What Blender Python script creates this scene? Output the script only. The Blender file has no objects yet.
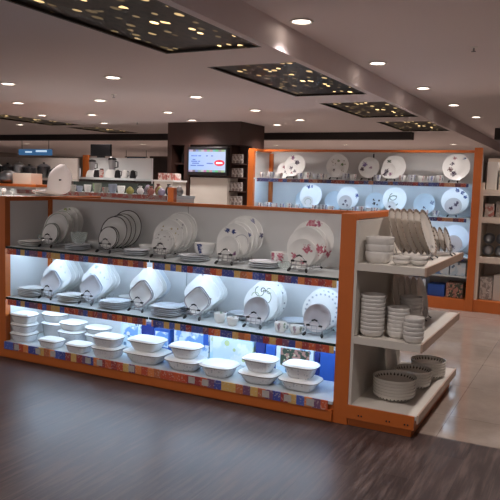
import bpy, bmesh, math, random
from math import sin, cos, pi, radians as rad
from mathutils import Vector, Matrix, Euler
random.seed(7)
C = bpy.context.scene.collection
SC = bpy.context.scene

# ------------------------------------------------------------------ materials
def new_mat(name):
    m = bpy.data.materials.new(name); m.use_nodes = True
    nt = m.node_tree
    return m, nt, nt.nodes['Principled BSDF']
def lin(h):
    def f(c):
        c /= 255
        return c / 12.92 if c <= .04045 else ((c + .055) / 1.055) ** 2.4
    return (f(h[0]), f(h[1]), f(h[2]), 1)
def mat(name, rgb, rough=.5, metal=0, var=.06, scale=6, coat=0, bump=0):
    """plain surface with a faint procedural mottling"""
    m, nt, b = new_mat(name)
    c = lin(rgb)
    tc = nt.nodes.new('ShaderNodeTexCoord')
    n = nt.nodes.new('ShaderNodeTexNoise'); n.inputs['Scale'].default_value = scale; n.inputs['Detail'].default_value = 4
    nt.links.new(tc.outputs['Object'], n.inputs['Vector'])
    mx = nt.nodes.new('ShaderNodeMix'); mx.data_type = 'RGBA'
    mx.inputs[6].default_value = (c[0]*(1-var), c[1]*(1-var), c[2]*(1-var), 1)
    mx.inputs[7].default_value = (min(1, c[0]*(1+var)), min(1, c[1]*(1+var)), min(1, c[2]*(1+var)), 1)
    nt.links.new(n.outputs['Fac'], mx.inputs[0]); nt.links.new(mx.outputs[2], b.inputs['Base Color'])
    b.inputs['Roughness'].default_value = rough; b.inputs['Metallic'].default_value = metal
    b.inputs['Coat Weight'].default_value = coat
    if bump:
        bp = nt.nodes.new('ShaderNodeBump'); bp.inputs['Strength'].default_value = bump; bp.inputs['Distance'].default_value = .002
        nt.links.new(n.outputs['Fac'], bp.inputs['Height']); nt.links.new(bp.outputs[0], b.inputs['Normal'])
    return m
def emit(name, rgb, s):
    m, nt, b = new_mat(name)
    b.inputs['Base Color'].default_value = lin(rgb)
    b.inputs['Emission Color'].default_value = lin(rgb); b.inputs['Emission Strength'].default_value = s
    return m
def glass(name, tint=(225, 238, 235), rough=.05, alpha=.28):
    m, nt, b = new_mat(name)
    b.inputs['Base Color'].default_value = lin(tint); b.inputs['Roughness'].default_value = rough
    b.inputs['Alpha'].default_value = alpha; b.inputs['IOR'].default_value = 1.5
    return m
class NT:
    """little helper around a node tree"""
    def __init__(s, nt): s.nt = nt
    def n(s, t, **k):
        x = s.nt.nodes.new(t)
        for a, v in k.items(): setattr(x, a, v)
        return x
    def put(s, sock, v):
        if isinstance(v, bpy.types.NodeSocket): s.nt.links.new(v, sock)
        else: sock.default_value = v
    def m(s, op, a, b=0., c=0.):
        x = s.n('ShaderNodeMath', operation=op)
        s.put(x.inputs[0], a); s.put(x.inputs[1], b); s.put(x.inputs[2], c)
        return x.outputs[0]
    def mix(s, f, a, b):
        x = s.n('ShaderNodeMix', data_type='RGBA')
        s.put(x.inputs[0], f); s.put(x.inputs[6], a); s.put(x.inputs[7], b)
        return x.outputs[2]
def smooth_step(T, v, lo, hi):
    x = T.n('ShaderNodeMapRange', interpolation_type='SMOOTHSTEP')
    T.put(x.inputs[0], v); x.inputs[1].default_value = lo; x.inputs[2].default_value = hi
    return x.outputs[0]
def ceramic(name, base=(238, 238, 236), rough=.18, rim=None, dots=None, blobs=(), swirls=(), speck=None, square=0):
    """glazed white ware. rim=(r0,r1,rgb) plain band; dots=(r,width,count,rgb); blobs=[(x,y,r,rgb)] flower
    motifs; swirls=[(x,y,r,w,rgb)] ring strokes; speck=(r0,r1,scale,rgb) scattered leaves between two radii.
    The decoration is fixed to the ware (object space), local z is the axis of the dish."""
    m, nt, b = new_mat(name); T = NT(nt)
    tc = T.n('ShaderNodeTexCoord')
    nz = T.n('ShaderNodeTexNoise'); nz.inputs['Scale'].default_value = 60; nz.inputs['Detail'].default_value = 2
    nt.links.new(tc.outputs['Object'], nz.inputs['Vector'])
    sx = T.n('ShaderNodeSeparateXYZ'); nt.links.new(tc.outputs['Object'], sx.inputs[0])
    X, Y = sx.outputs[0], sx.outputs[1]
    if square:
        u = T.m('MULTIPLY', T.m('ADD', X, Y), .7071); v = T.m('MULTIPLY', T.m('SUBTRACT', X, Y), .7071)
        R = T.m('POWER', T.m('ADD', T.m('POWER', T.m('ABSOLUTE', u), 4.), T.m('POWER', T.m('ABSOLUTE', v), 4.)), .25)
    else:
        R = T.m('SQRT', T.m('ADD', T.m('MULTIPLY', X, X), T.m('MULTIPLY', Y, Y)))
    ang = T.m('ARCTAN2', Y, X)
    col = lin(base)
    if speck:
        r0, r1, sc, rgb = speck
        vo = T.n('ShaderNodeTexVoronoi'); vo.inputs['Scale'].default_value = sc
        nt.links.new(tc.outputs['Object'], vo.inputs['Vector'])
        k = T.m('MULTIPLY', T.m('LESS_THAN', vo.outputs['Distance'], .3), .75)
        wn = T.n('ShaderNodeSeparateColor'); nt.links.new(vo.outputs['Color'], wn.inputs[0])
        k = T.m('MULTIPLY', k, T.m('GREATER_THAN', wn.outputs[0], .35))
        k = T.m('MULTIPLY', k, T.m('MULTIPLY', T.m('GREATER_THAN', R, r0), T.m('LESS_THAN', R, r1)))
        col = T.mix(k, col, lin(rgb))
    if rim:
        r0, r1, rgb = rim
        k = T.m('MULTIPLY', T.m('GREATER_THAN', R, r0), T.m('LESS_THAN', R, r1))
        col = T.mix(k, col, lin(rgb))
    if dots:
        r, w, cnt, rgb = dots
        d1 = T.m('DIVIDE', T.m('ABSOLUTE', T.m('SUBTRACT', R, r)), w)
        d2 = T.m('ABSOLUTE', T.m('SINE', T.m('MULTIPLY', ang, cnt / 2.)))
        k = T.m('LESS_THAN', T.m('ADD', d1, d2), .8)
        col = T.mix(k, col, lin(rgb))
    for (x, y, r, w, rgb) in swirls:
        dx = T.m('SUBTRACT', X, x); dy = T.m('SUBTRACT', Y, y)
        d = T.m('SQRT', T.m('ADD', T.m('MULTIPLY', dx, dx), T.m('MULTIPLY', dy, dy)))
        gap = T.m('GREATER_THAN', T.m('SINE', T.m('ADD', T.m('ARCTAN2', dy, dx), x * 90)), -.75)
        k = T.m('MULTIPLY', T.m('LESS_THAN', T.m('ABSOLUTE', T.m('SUBTRACT', d, r)), w), gap)
        col = T.mix(k, col, lin(rgb))
    for (x, y, r, rgb) in blobs:
        dx = T.m('SUBTRACT', X, x); dy = T.m('SUBTRACT', Y, y)
        d = T.m('SQRT', T.m('ADD', T.m('MULTIPLY', dx, dx), T.m('MULTIPLY', dy, dy)))
        petals = T.m('MULTIPLY', T.m('SINE', T.m('MULTIPLY', T.m('ARCTAN2', dy, dx), 5.)), r * .12)
        d = T.m('ADD', T.m('ADD', d, petals), T.m('MULTIPLY', T.m('SUBTRACT', nz.outputs['Fac'], .5), r * 2.4))
        k = T.m('SUBTRACT', 1., smooth_step(T, d, r * .55, r * 1.1))
        core = T.m('MULTIPLY', T.m('GREATER_THAN', nz.outputs['Fac'], .52), .55)
        cc = T.mix(core, lin(rgb), lin(tuple(min(255, int(c * .5 + 120)) for c in rgb)))
        col = T.mix(k, col, cc)
    T.put(b.inputs['Base Color'], col)
    b.inputs['Roughness'].default_value = rough
    b.inputs['Coat Weight'].default_value = .25; b.inputs['Coat Roughness'].default_value = .06
    return m

M = {}
M['orange'] = mat('orange_laminate', (194, 102, 42), .38, var=.07, scale=9)
M['panel'] = mat('white_panel', (222, 222, 222), .55, var=.02, scale=3)
M['cream'] = mat('cream_panel', (208, 201, 192), .5, var=.04, scale=3)
M['shelf'] = mat('shelf_board', (205, 212, 214), .22, var=.03, scale=4)
M['edge'] = mat('glass_edge', (28, 48, 46), .12, var=.1)
M['wire'] = mat('chrome_wire', (170, 170, 174), .3, metal=.7, var=.03)
M['rubber'] = mat('black_rubber', (18, 18, 20), .45, var=.1)
M['white'] = ceramic('plain_white_ware')
M['bluewhite'] = ceramic('bluish_white_ware', (228, 233, 240))
M['clear'] = glass('clear_glassware')
M['dark'] = mat('dark_plastic', (26, 25, 28), .35, var=.1)
M['steel'] = mat('brushed_steel', (150, 150, 152), .32, metal=.9, var=.08, scale=20)
M['brownwood'] = mat('dark_brown_veneer', (62, 40, 34), .5, var=.18, scale=5)
M['led'] = emit('led_tube', (205, 230, 255), 24)
M['led_far'] = emit('led_tube_far', (200, 228, 255), 20)
M['lamp'] = emit('downlight_glow', (255, 238, 222), 9)
M['lampring'] = mat('downlight_ring', (225, 220, 215), .4, var=.02)
M['paperwhite'] = mat('paper_white', (235, 235, 232), .6, var=.03)
M['lidwhite'] = mat('white_plastic_lid', (240, 240, 238), .3, var=.02)
M['blue_card'] = mat('blue_carton', (40, 84, 170), .45, var=.15, scale=14)
M['navy_card'] = mat('navy_carton', (28, 44, 120), .45, var=.2, scale=14)

def carton_mat(name, bg, c1, c2, scale=9):
    """printed carton: picture of pale ware over a coloured ground"""
    m, nt, b = new_mat(name); T = NT(nt)
    tc = T.n('ShaderNodeTexCoord')
    nz = T.n('ShaderNodeTexNoise'); nz.inputs['Scale'].default_value = scale; nz.inputs['Detail'].default_value = 3; nt.links.new(tc.outputs['Object'], nz.inputs['Vector'])
    vo = T.n('ShaderNodeTexVoronoi'); vo.inputs['Scale'].default_value = scale * 1.3; nt.links.new(tc.outputs['Object'], vo.inputs['Vector'])
    c = T.mix(smooth_step(T, nz.outputs['Fac'], .46, .54), lin(bg), lin(c1))
    c = T.mix(T.m('LESS_THAN', vo.outputs['Distance'], .25), c, lin(c2))
    T.put(b.inputs['Base Color'], c); b.inputs['Roughness'].default_value = .4
    return m

def strip_mat(name, width, seed, cols=None):
    """printed price strip: blocks of colour along its length"""
    m, nt, b = new_mat(name); T = NT(nt)
    tc = T.n('ShaderNodeTexCoord'); s = T.n('ShaderNodeSeparateXYZ'); nt.links.new(tc.outputs['Object'], s.inputs[0])
    q = T.m('FLOOR', T.m('DIVIDE', T.m('ADD', s.outputs[0], s.outputs[1]), width))
    wn = T.n('ShaderNodeTexWhiteNoise', noise_dimensions='1D'); T.put(wn.inputs['W'], T.m('ADD', q, seed))
    r = T.n('ShaderNodeValToRGB'); r.color_ramp.interpolation = 'CONSTANT'
    cols = cols or [(196, 84, 56), (70, 80, 158), (222, 134, 78), (160, 66, 66), (84, 104, 186), (216, 176, 104), (206, 98, 62), (122, 84, 116), (190, 112, 76)]
    el = r.color_ramp.elements
    for i, c in enumerate(cols):
        e = el[i] if i < 2 else el.new(i / len(cols))
        e.position = i / len(cols); e.color = lin(c)
    nt.links.new(wn.outputs[0], r.inputs[0])
    # small pale print inside each block
    nz = T.n('ShaderNodeTexNoise'); nz.inputs['Scale'].default_value = 70; nt.links.new(tc.outputs['Object'], nz.inputs['Vector'])
    T.put(b.inputs['Base Color'], T.mix(T.m('MULTIPLY', T.m('GREATER_THAN', nz.outputs['Fac'], .6), .4), r.outputs[0], lin((210, 200, 190))))
    b.inputs['Roughness'].default_value = .35
    return m
M['strip'] = strip_mat('price_strip_print', .05, 3)
M['strip_far'] = strip_mat('price_strip_print_far', .07, 77, [(128, 50, 44), (56, 60, 110), (150, 70, 56), (96, 52, 66), (170, 120, 92), (60, 76, 130), (140, 56, 48), (84, 60, 80), (120, 74, 60)])
M['strip_old'] = carton_mat('red_label_strip', (120, 100, 96), (120, 52, 46), (150, 134, 124), 22)
M['strip_pale'] = mat('pale_label_strip', (186, 158, 140), .4, var=.25, scale=40)
M['strip2'] = strip_mat('price_strip_print_b', .06, 41)

def wood_floor():
    m, nt, b = new_mat('wood_plank_floor'); T = NT(nt)
    tc = T.n('ShaderNodeTexCoord')
    mp = T.n('ShaderNodeMapping'); mp.inputs['Rotation'].default_value = (0, 0, pi / 2); nt.links.new(tc.outputs['Object'], mp.inputs[0])
    br = T.n('ShaderNodeTexBrick'); br.offset = .37
    br.inputs['Scale'].default_value = 1; br.inputs['Brick Width'].default_value = 1.2; br.inputs['Row Height'].default_value = .19
    br.inputs['Mortar Size'].default_value = .0016; br.inputs['Color1'].default_value = lin((74, 62, 60)); br.inputs['Color2'].default_value = lin((62, 51, 50))
    br.inputs['Mortar'].default_value = lin((44, 36, 35)); nt.links.new(mp.outputs[0], br.inputs['Vector'])
    m2 = T.n('ShaderNodeMapping'); m2.inputs['Scale'].default_value = (16, 1.1, 1); nt.links.new(tc.outputs['Object'], m2.inputs[0])
    nz = T.n('ShaderNodeTexNoise'); nz.inputs['Scale'].default_value = 2.2; nz.inputs['Detail'].default_value = 6; nz.inputs['Roughness'].default_value = .65
    nt.links.new(m2.outputs[0], nz.inputs['Vector'])
    g = smooth_step(T, nz.outputs['Fac'], .42, .68)
    T.put(b.inputs['Base Color'], T.mix(T.m('MULTIPLY', g, .7), br.outputs['Color'], lin((112, 95, 90))))
    b.inputs['Specular IOR Level'].default_value = .24
    T.put(b.inputs['Roughness'], T.m('ADD', T.m('MULTIPLY', g, .14), .30))
    bp = T.n('ShaderNodeBump'); bp.inputs['Strength'].default_value = .12; bp.inputs['Distance'].default_value = .002
    T.put(bp.inputs['Height'], nz.outputs['Fac']); nt.links.new(bp.outputs[0], b.inputs['Normal'])
    return m
def tile_floor():
    m, nt, b = new_mat('polished_tile_floor'); T = NT(nt)
    tc = T.n('ShaderNodeTexCoord')
    br = T.n('ShaderNodeTexBrick'); br.offset = 0
    br.inputs['Scale'].default_value = 1; br.inputs['Brick Width'].default_value = .8; br.inputs['Row Height'].default_value = .8
    br.inputs['Mortar Size'].default_value = .0025; br.inputs['Color1'].default_value = lin((150, 136, 126)); br.inputs['Color2'].default_value = lin((143, 129, 119))
    br.inputs['Mortar'].default_value = lin((104, 92, 84)); nt.links.new(tc.outputs['Object'], br.inputs['Vector'])
    nz = T.n('ShaderNodeTexNoise'); nz.inputs['Scale'].default_value = 3.5; nz.inputs['Detail'].default_value = 7; nz.inputs['Roughness'].default_value = .7
    nt.links.new(tc.outputs['Object'], nz.inputs['Vector'])
    T.put(b.inputs['Base Color'], T.mix(T.m('MULTIPLY', smooth_step(T, nz.outputs['Fac'], .4, .7), .4), br.outputs['Color'], lin((170, 158, 148))))
    b.inputs['Roughness'].default_value = .07
    return m
def perforated():
    """dark ceiling plate with leaf shaped cut-outs, some of them lit from above"""
    m, nt, b = new_mat('perforated_dark_plate'); T = NT(nt)
    tc = T.n('ShaderNodeTexCoord')
    mp = T.n('ShaderNodeMapping'); mp.inputs['Scale'].default_value = (1.25, .62, 1); nt.links.new(tc.outputs['Object'], mp.inputs[0])
    vo = T.n('ShaderNodeTexVoronoi', voronoi_dimensions='2D'); vo.inputs['Scale'].default_value = 11; vo.inputs['Randomness'].default_value = .85
    nt.links.new(mp.outputs[0], vo.inputs['Vector'])
    sc = T.n('ShaderNodeSeparateColor'); nt.links.new(vo.outputs['Color'], sc.inputs[0])
    hole = T.m('LESS_THAN', vo.outputs['Distance'], T.m('MULTIPLY_ADD', sc.outputs[1], .2, .2))
    nz = T.n('ShaderNodeTexNoise'); nz.inputs['Scale'].default_value = 1.7; nt.links.new(tc.outputs['Object'], nz.inputs['Vector'])
    lit = T.m('MULTIPLY', hole, T.m('GREATER_THAN', T.m('ADD', sc.outputs[0], T.m('MULTIPLY', T.m('SUBTRACT', nz.outputs['Fac'], .5), 1.2)), .66))
    T.put(b.inputs['Base Color'], T.mix(hole, lin((40, 28, 23)), lin((16, 12, 11))))
    b.inputs['Roughness'].default_value = .42; b.inputs['Metallic'].default_value = 0; b.inputs['Specular IOR Level'].default_value = .18
    b.inputs['Emission Color'].default_value = lin((246, 208, 146))
    T.put(b.inputs['Emission Strength'], T.m('MULTIPLY', lit, T.m('MULTIPLY_ADD', T.m('POWER', sc.outputs[2], 3.), 3.6, .12)))
    return m
M['perf'] = perforated()
# ------------------------------------------------------------------ mesh helpers
def finish(name, bm, m, parent=None, loc=(0, 0, 0), rot=(0, 0, 0), smooth=True, bevel=0):
    me = bpy.data.meshes.new(name); bmesh.ops.recalc_face_normals(bm, faces=bm.faces[:]); bm.to_mesh(me); bm.free()
    if smooth:
        me.polygons.foreach_set('use_smooth', [True] * len(me.polygons))
        try: me.set_sharp_from_angle(angle=rad(38))
        except Exception: pass
    if m: me.materials.append(m)
    return link(name, me, parent, loc, rot, bevel)
def link(name, me, parent=None, loc=(0, 0, 0), rot=(0, 0, 0), bevel=0):
    o = bpy.data.objects.new(name, me); C.objects.link(o); o.location = loc; o.rotation_euler = rot
    if parent: o.parent = parent
    if bevel:
        b = o.modifiers.new('bevel', 'BEVEL'); b.width = bevel; b.segments = 2; b.limit_method = 'ANGLE'
    return o
LABELS = {}
def tag(o, label, cat, group=None, kind=None):
    o['label'] = label; o['category'] = cat
    if group: o['group'] = group
    if kind: o['kind'] = kind
    n = len(label.split())
    if n < 4 or n > 16: print('LABEL LENGTH', n, label)
    if label in LABELS: print('DUPLICATE', label)
    LABELS[label] = o.name
    return o
def thing(name, label, cat, loc=(0, 0, 0), rz=0, group=None):
    o = bpy.data.objects.new(name, None); C.objects.link(o); o.location = loc; o.rotation_euler = (0, 0, rz)
    o.empty_display_size = .1
    return tag(o, label, cat, group)
def struct(name, bm, m, loc=(0, 0, 0), bevel=0):
    o = finish(name, bm, m, loc=loc, smooth=False, bevel=bevel); o['kind'] = 'structure'; return o
def box(bm, x0, x1, y0, y1, z0, z1):
    v = [bm.verts.new((x, y, z)) for z in (z0, z1) for y in (y0, y1) for x in (x0, x1)]
    for f in ((0, 2, 3, 1), (4, 5, 7, 6), (0, 1, 5, 4), (2, 6, 7, 3), (0, 4, 6, 2), (1, 3, 7, 5)): bm.faces.new([v[i] for i in f])
def boxes(*a):
    bm = bmesh.new()
    for q in a: box(bm, *q)
    return bm
def tube(bm, pts, r, seg=7, closed=False):
    pts = [Vector(p) for p in pts]; n = len(pts); rings = []
    up = None
    for i, p in enumerate(pts):
        a = pts[(i - 1) % n] if (closed or i) else p; b = pts[(i + 1) % n] if (closed or i < n - 1) else p
        t = (b - a).normalized()
        ref = up if up is not None and abs(up.dot(t)) < .95 else (Vector((0, 0, 1)) if abs(t.z) < .9 else Vector((1, 0, 0)))
        u = (ref - t * ref.dot(t)).normalized(); up = u; w = t.cross(u)
        rr = r[i] if isinstance(r, (list, tuple)) else r
        rings.append([bm.verts.new(p + (u * cos(2 * pi * k / seg) + w * sin(2 * pi * k / seg)) * rr) for k in range(seg)])
    for i in range(n if closed else n - 1):
        A, B = rings[i], rings[(i + 1) % n]
        for k in range(seg): bm.faces.new((A[k], A[(k + 1) % seg], B[(k + 1) % seg], B[k]))
    if not closed:
        bm.faces.new(rings[0][::-1]); bm.faces.new(rings[-1])
def outline(n, seg, rot=0):
    o = []
    for k in range(seg):
        t = 2 * pi * k / seg
        c, s = cos(t), sin(t)
        x = math.copysign(abs(c) ** (2 / n), c); y = math.copysign(abs(s) ** (2 / n), s)
        o.append((x * cos(rot) - y * sin(rot), x * sin(rot) + y * cos(rot)))
    return o
def loft(bm, prof, n=2., seg=36, ax=1., ay=1., rot=0, closed=False, off=(0, 0, 0)):
    """prof = [(r, z)], swept round a superellipse of exponent n"""
    rings = []
    for (r, z) in prof:
        if r < 1e-6: rings.append([bm.verts.new((off[0], off[1], z + off[2]))])
        else: rings.append([bm.verts.new((x * r * ax + off[0], y * r * ay + off[1], z + off[2])) for x, y in outline(n, seg, rot)])
    for A, B in zip(rings, rings[1:] + ([rings[0]] if closed else [])):
        if len(A) == 1 and len(B) == 1: continue
        for k in range(seg):
            k2 = (k + 1) % seg
            if len(A) == 1: bm.faces.new((A[0], B[k2], B[k]))
            elif len(B) == 1: bm.faces.new((A[k], A[k2], B[0]))
            else: bm.faces.new((A[k], A[k2], B[k2], B[k]))
    return bm
MESH = {}
def cached(key, fn, m):
    if key not in MESH:
        bm = fn(); me = bpy.data.meshes.new(key[0]); bmesh.ops.recalc_face_normals(bm, faces=bm.faces[:]); bm.to_mesh(me); bm.free()
        me.polygons.foreach_set('use_smooth', [True] * len(me.polygons))
        try: me.set_sharp_from_angle(angle=rad(45))
        except Exception: pass
        me.materials.append(m); MESH[key] = me
    return MESH[key]
def plate_bm(R, depth=.022, n=2., rot=0, seg=40):
    p = [(0, 0), (.52*R, 0), (.56*R, .003), (.7*R, depth*.28), (.97*R, depth*.86), (R, depth), (R*.995, depth+.0028), (.965*R, depth*.9+.003),
         (.71*R, depth*.3+.0035), (.62*R, .0065), (.5*R, .0045), (0, .004)]
    return loft(bmesh.new(), p, n, seg, rot=rot)
def bowl_bm(R, h, n=2., foot=.5, seg=36, rot=0):
    p = [(0, .004), (foot*R*.9, .004), (foot*R*.95, 0), (foot*R, 0), (foot*R*1.05, .005)]
    for i in range(1, 8):
        t = i / 7; p.append((R * (foot*1.05 + (1 - foot*1.05) * (1 - (1 - t) ** 1.9)), .005 + (h - .005) * t ** 1.25))
    q = [(r - .0035, z + .0022) for r, z in p[5:]][::-1]
    return loft(bmesh.new(), p + [(R - .001, h + .002)] + q + [(0, .009)], n, seg, rot=rot)
def pt(z):
    return z

# ------------------------------------------------------------------ camera
cam = bpy.data.cameras.new('camera'); co = bpy.data.objects.new('camera', cam); C.objects.link(co)
r_ = (0.88954718, 0.45577225, 0.03126448); u_ = (-0.07225362, 0.072785, 0.99472698); f_ = (-0.45109337, 0.88711555, -0.09767688)
co.matrix_world = Matrix(((r_[0], u_[0], -f_[0], 0), (r_[1], u_[1], -f_[1], 0), (r_[2], u_[2], -f_[2], 1.6), (0, 0, 0, 1)))
cam.sensor_width = 36; cam.lens = 36 * 668.5546 / 500; cam.clip_start = .05; cam.clip_end = 100
SC.camera = co

# ------------------------------------------------------------------ setting
ZS, ZU = 2.70, 2.93            # lower soffit, raised ceiling on the right
XF = -2.38                     # face between them
Z_FLOOR_EDGE = 4.34
struct('floor', boxes((-24, 7, -4, Z_FLOOR_EDGE, -.05, 0)), wood_floor())
struct('floor_tiles', boxes((-24, 7, Z_FLOOR_EDGE, 27, -.05, 0)), tile_floor())
M['ceil'] = mat('ceiling_paint', (228, 216, 216), .7, var=.015, scale=2)
M['ceil_b'] = mat('ceiling_paint_far', (196, 186, 182), .7, var=.02, scale=2)
# soffit with openings for the perforated panels
holes = [(-3.375, -2.455, 2.95, 4.93), (-3.375, -2.455, 5.6, 7.75), (-3.34, -2.445, 8.45, 10.32), (-3.32, -2.445, 11.0, 12.85),
         (-10.25, -9.42, 6.0, 8.0), (-10.25, -9.42, 8.75, 10.75), (-10.25, -9.42, 11.2, 12.7)]
def soffit(x0, x1, y0, y1, z0, z1, hs):
    bm = bmesh.new()
    xs = sorted({x0, x1} | {h[0] for h in hs} | {h[1] for h in hs}); ys = sorted({y0, y1} | {h[2] for h in hs} | {h[3] for h in hs})
    for a, b in zip(xs, xs[1:]):
        run = None
        for c, d in zip(ys, ys[1:]):
            inside = any(h[0] <= a and b <= h[1] and h[2] <= c and d <= h[3] for h in hs)
            if inside:
                if run: box(bm, a, b, run[0], run[1], z0, z1)
                run = None
            else: run = (run[0], d) if run else (c, d)
        if run: box(bm, a, b, run[0], run[1], z0, z1)
    return bm
struct('ceiling', soffit(-24, XF, -4, 27, ZS, ZS + .06, holes), M['ceil'])
struct('ceiling_raised', boxes((XF, 7, -4, 27, ZU, ZU + .06)), M['ceil'])
struct('trim_1', boxes((XF - .06, XF, -4, 27, ZS + .06, ZU)), M['ceil'])
M['wallfar'] = mat('far_wall_paint', (150, 140, 134), .7, var=.08, scale=1)
struct('wall_back', boxes((-24, 7, 27, 27.1, 0, 3)), M['wallfar'])
struct('wall_left', boxes((-24.1, -24, -4, 27, 0, 3)), M['wallfar'])
struct('wall_right', boxes((7, 7.1, -4, 27, 0, 3)), M['wallfar'])
M['bulk'] = mat('dark_bulkhead', (48, 40, 38), .6, var=.1, scale=2)
struct('trim_2', boxes((-24, -3.2, 12.95, 13.2, 2.56, ZS)), M['bulk'])
struct('trim_3', boxes((XF + .45, 7, 14.9, 15.15, 2.70, ZU)), M['bulk'])

words = ['first', 'second', 'third', 'fourth', 'fifth', 'sixth', 'seventh', 'eighth', 'ninth', 'tenth', 'eleventh', 'twelfth', 'thirteenth', 'fourteenth', 'fifteenth', 'sixteenth']
M['pframe'] = mat('panel_frame', (40, 30, 27), .45, var=.1)
plab = {0: 'large dark perforated ceiling panel with gold cut-outs, nearest to the viewer', 1: 'dark perforated ceiling panel with gold lights, second from the front of its row',
        2: 'dark perforated ceiling panel, third from the front beside the ceiling step', 3: 'small dark perforated ceiling panel farthest back beside the ceiling step',
        4: 'dark perforated panel at the far left ceiling, nearest of its row', 5: 'thin dark perforated panel in the far left ceiling above the clutter', 6: 'dark perforated panel in the far left ceiling, by the dark bulkhead'}
for i, (a, b, c, d) in enumerate(holes):
    t = thing('perforated_ceiling_panel', plab[i], 'ceiling panel', ((a + b) / 2, (c + d) / 2, ZS), group='perforated ceiling panels')
    w, l = (b - a) / 2, (d - c) / 2
    finish('plate', boxes((-w, w, -l, l, .02, .06)), M['perf'], t, smooth=False)
    e = .022
    finish('frame', boxes((-w, -w + e, -l, l, .0, .0199), (w - e, w, -l, l, .0, .0199), (-w + e, w - e, -l, -l + e, .0, .0199), (-w + e, w - e, l - e, l, .0, .0199)), M['pframe'], t, smooth=False)

def ring_bm():
    return loft(bmesh.new(), [(.078, 0), (.1, -.004), (.098, -.01), (.08, -.012), (.074, -.004)], seg=28, closed=True)
def lens_bm():
    return loft(bmesh.new(), [(.0, -.006), (.05, -.005), (.0735, -.003), (.0735, .0), (0, .0)], seg=28)
ring_me = cached(('trim_ring',), ring_bm, M['lampring']); lens_me = cached(('lens',), lens_bm, M['lamp'])
POWER = 120
def downlight(x, y, z, label, group, power=1., spread=130):
    t = thing('ceiling_downlight', label, 'ceiling light', (x, y, z), group=group)
    link('trim_ring', ring_me, t); link('lens', lens_me, t)
    L = bpy.data.lights.new('downlight_bulb', 'SPOT'); L.energy = POWER * power; L.color = (1, .91, .87); L.spot_size = rad(spread); L.spot_blend = 1; L.shadow_soft_size = .07
    lo = bpy.data.objects.new('downlight_bulb', L); C.objects.link(lo); lo.location = (0, 0, -.02); lo.parent = t
rows = [('nearest', [(-4.68, 5.83), (-6.26, 5.86)]), ('second nearest', [(-4.635, 7.45), (-6.19, 7.44), (-7.71, 7.41)]),
        ('third nearest', [(-4.555, 8.99), (-6.095, 8.97), (-7.71, 9.06), (-8.74, 8.95)]), ('fourth nearest', [(-4.45, 10.44), (-6.41, 10.19), (-8.58, 10.44), (-10.8, 10.43)]),
        ('fifth nearest', [(-5.22, 11.2)]), ('past the bulkhead', [(-3.03, 16.4), (-5.79, 16.66), (-7.86, 16.86), (-12.09, 16.5), (-16.59, 16.3)]), ('far past the bulkhead', [(-17.0, 22.65)]), ('farthest of all', [(-19.94, 25.66)])]
for nm, spots in rows:
    for k, (x, y) in enumerate(spots):
        pos = 'leftmost' if k == len(spots) - 1 else ['rightmost', 'second from right', 'third from right', 'fourth from right'][k]
        lab = f'round downlight in the lower ceiling, {pos} in the row {nm}' if len(spots) > 1 else f'small round downlight in the lower ceiling, the one {nm}'
        downlight(x, y, ZS, lab, 'downlights on the lower ceiling', 1. if y < 12 else 5.)
for k, (x, y) in enumerate([(-2.205, 5.13), (-2.145, 7.08), (-2.09, 8.97), (-2.035, 10.84), (-1.97, 12.65)]):
    downlight(x, y, ZU, f'bright round downlight on the raised right ceiling, {words[k]} from the viewer', 'downlights on the raised ceiling', .85, 106)
# unseen lamps added overhead, mostly continuing the rows, to light displays and floor
for k, (x, y) in enumerate([(-4.68, 2.7), (-4.68, 1.1), (-2.25, 3.1), (-2.3, 1.3), (-.5, 3.1), (-.5, 5.1), (-.5, 7.1), (-.5, 9.), (-3.1, -.5)]):
    downlight(x, y, ZS if x < XF else ZU, f'added unseen round downlight above the frame, {words[k]} overhead lamp', 'added unseen downlights', .95 if x > -1 else .7)

# ------------------------------------------------------------------ the long gondola
GX0, GX1, GF, GB = -4.555, -1.4765, 4.2226, 4.77
Z1, Z2, ZD, GH = .993, .544, .148, 1.43
JX = -3.02
g = thing('display_gondola', 'long low orange-edged display gondola with two lit shelves of white tableware', 'display shelf', (0, 0, 0))
def part(name, m, *bx, parent=g, bevel=0, **k):
    return finish(name, boxes(*bx), m, parent, smooth=False, bevel=bevel)
part('end_post', M['orange'], (GX0 - .105, GX0, GF, GF + .06, 0, GH), bevel=.004)
part('end_post', M['orange'], (GX1, GX1 + .105, GF, GF + .06, 0, GH), bevel=.004)
part('end_panel', M['panel'], (GX0 - .03, GX0, GF + .06, 5.5, .03, GH - .04))
part('end_panel', M['panel'], (GX1 + .004, GX1 + .07, GF + .06, 5.5, .03, GH - .04))
part('top_trim', M['orange'], (GX0 - .06, GX0 + .004, GF + .06, 5.5, GH - .04, GH - .001), bevel=.003)
part('top_trim', M['orange'], (GX1, GX1 + .1, GF + .06, 5.5, GH - .04, GH - .001), bevel=.003)
part('back_panel', M['panel'], (GX0, JX - .003, GB, GB + .03, .1, 1.4))
part('back_panel', M['panel'], (JX + .003, GX1 + .004, GB, GB + .03, .1, 1.4))
part('top_trim', M['orange'], (GX0 + .004, GX1, GB - .01, GB + .045, 1.4, GH - .002), bevel=.003)
part('corner_trim', M['orange'], (GX0, GX0 + .03, GB - .03, GB, ZD, 1.4))
part('seam_strip', M['dark'], (JX - .003, JX + .003, GB + .004, GB + .02, ZD, 1.4))
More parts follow.
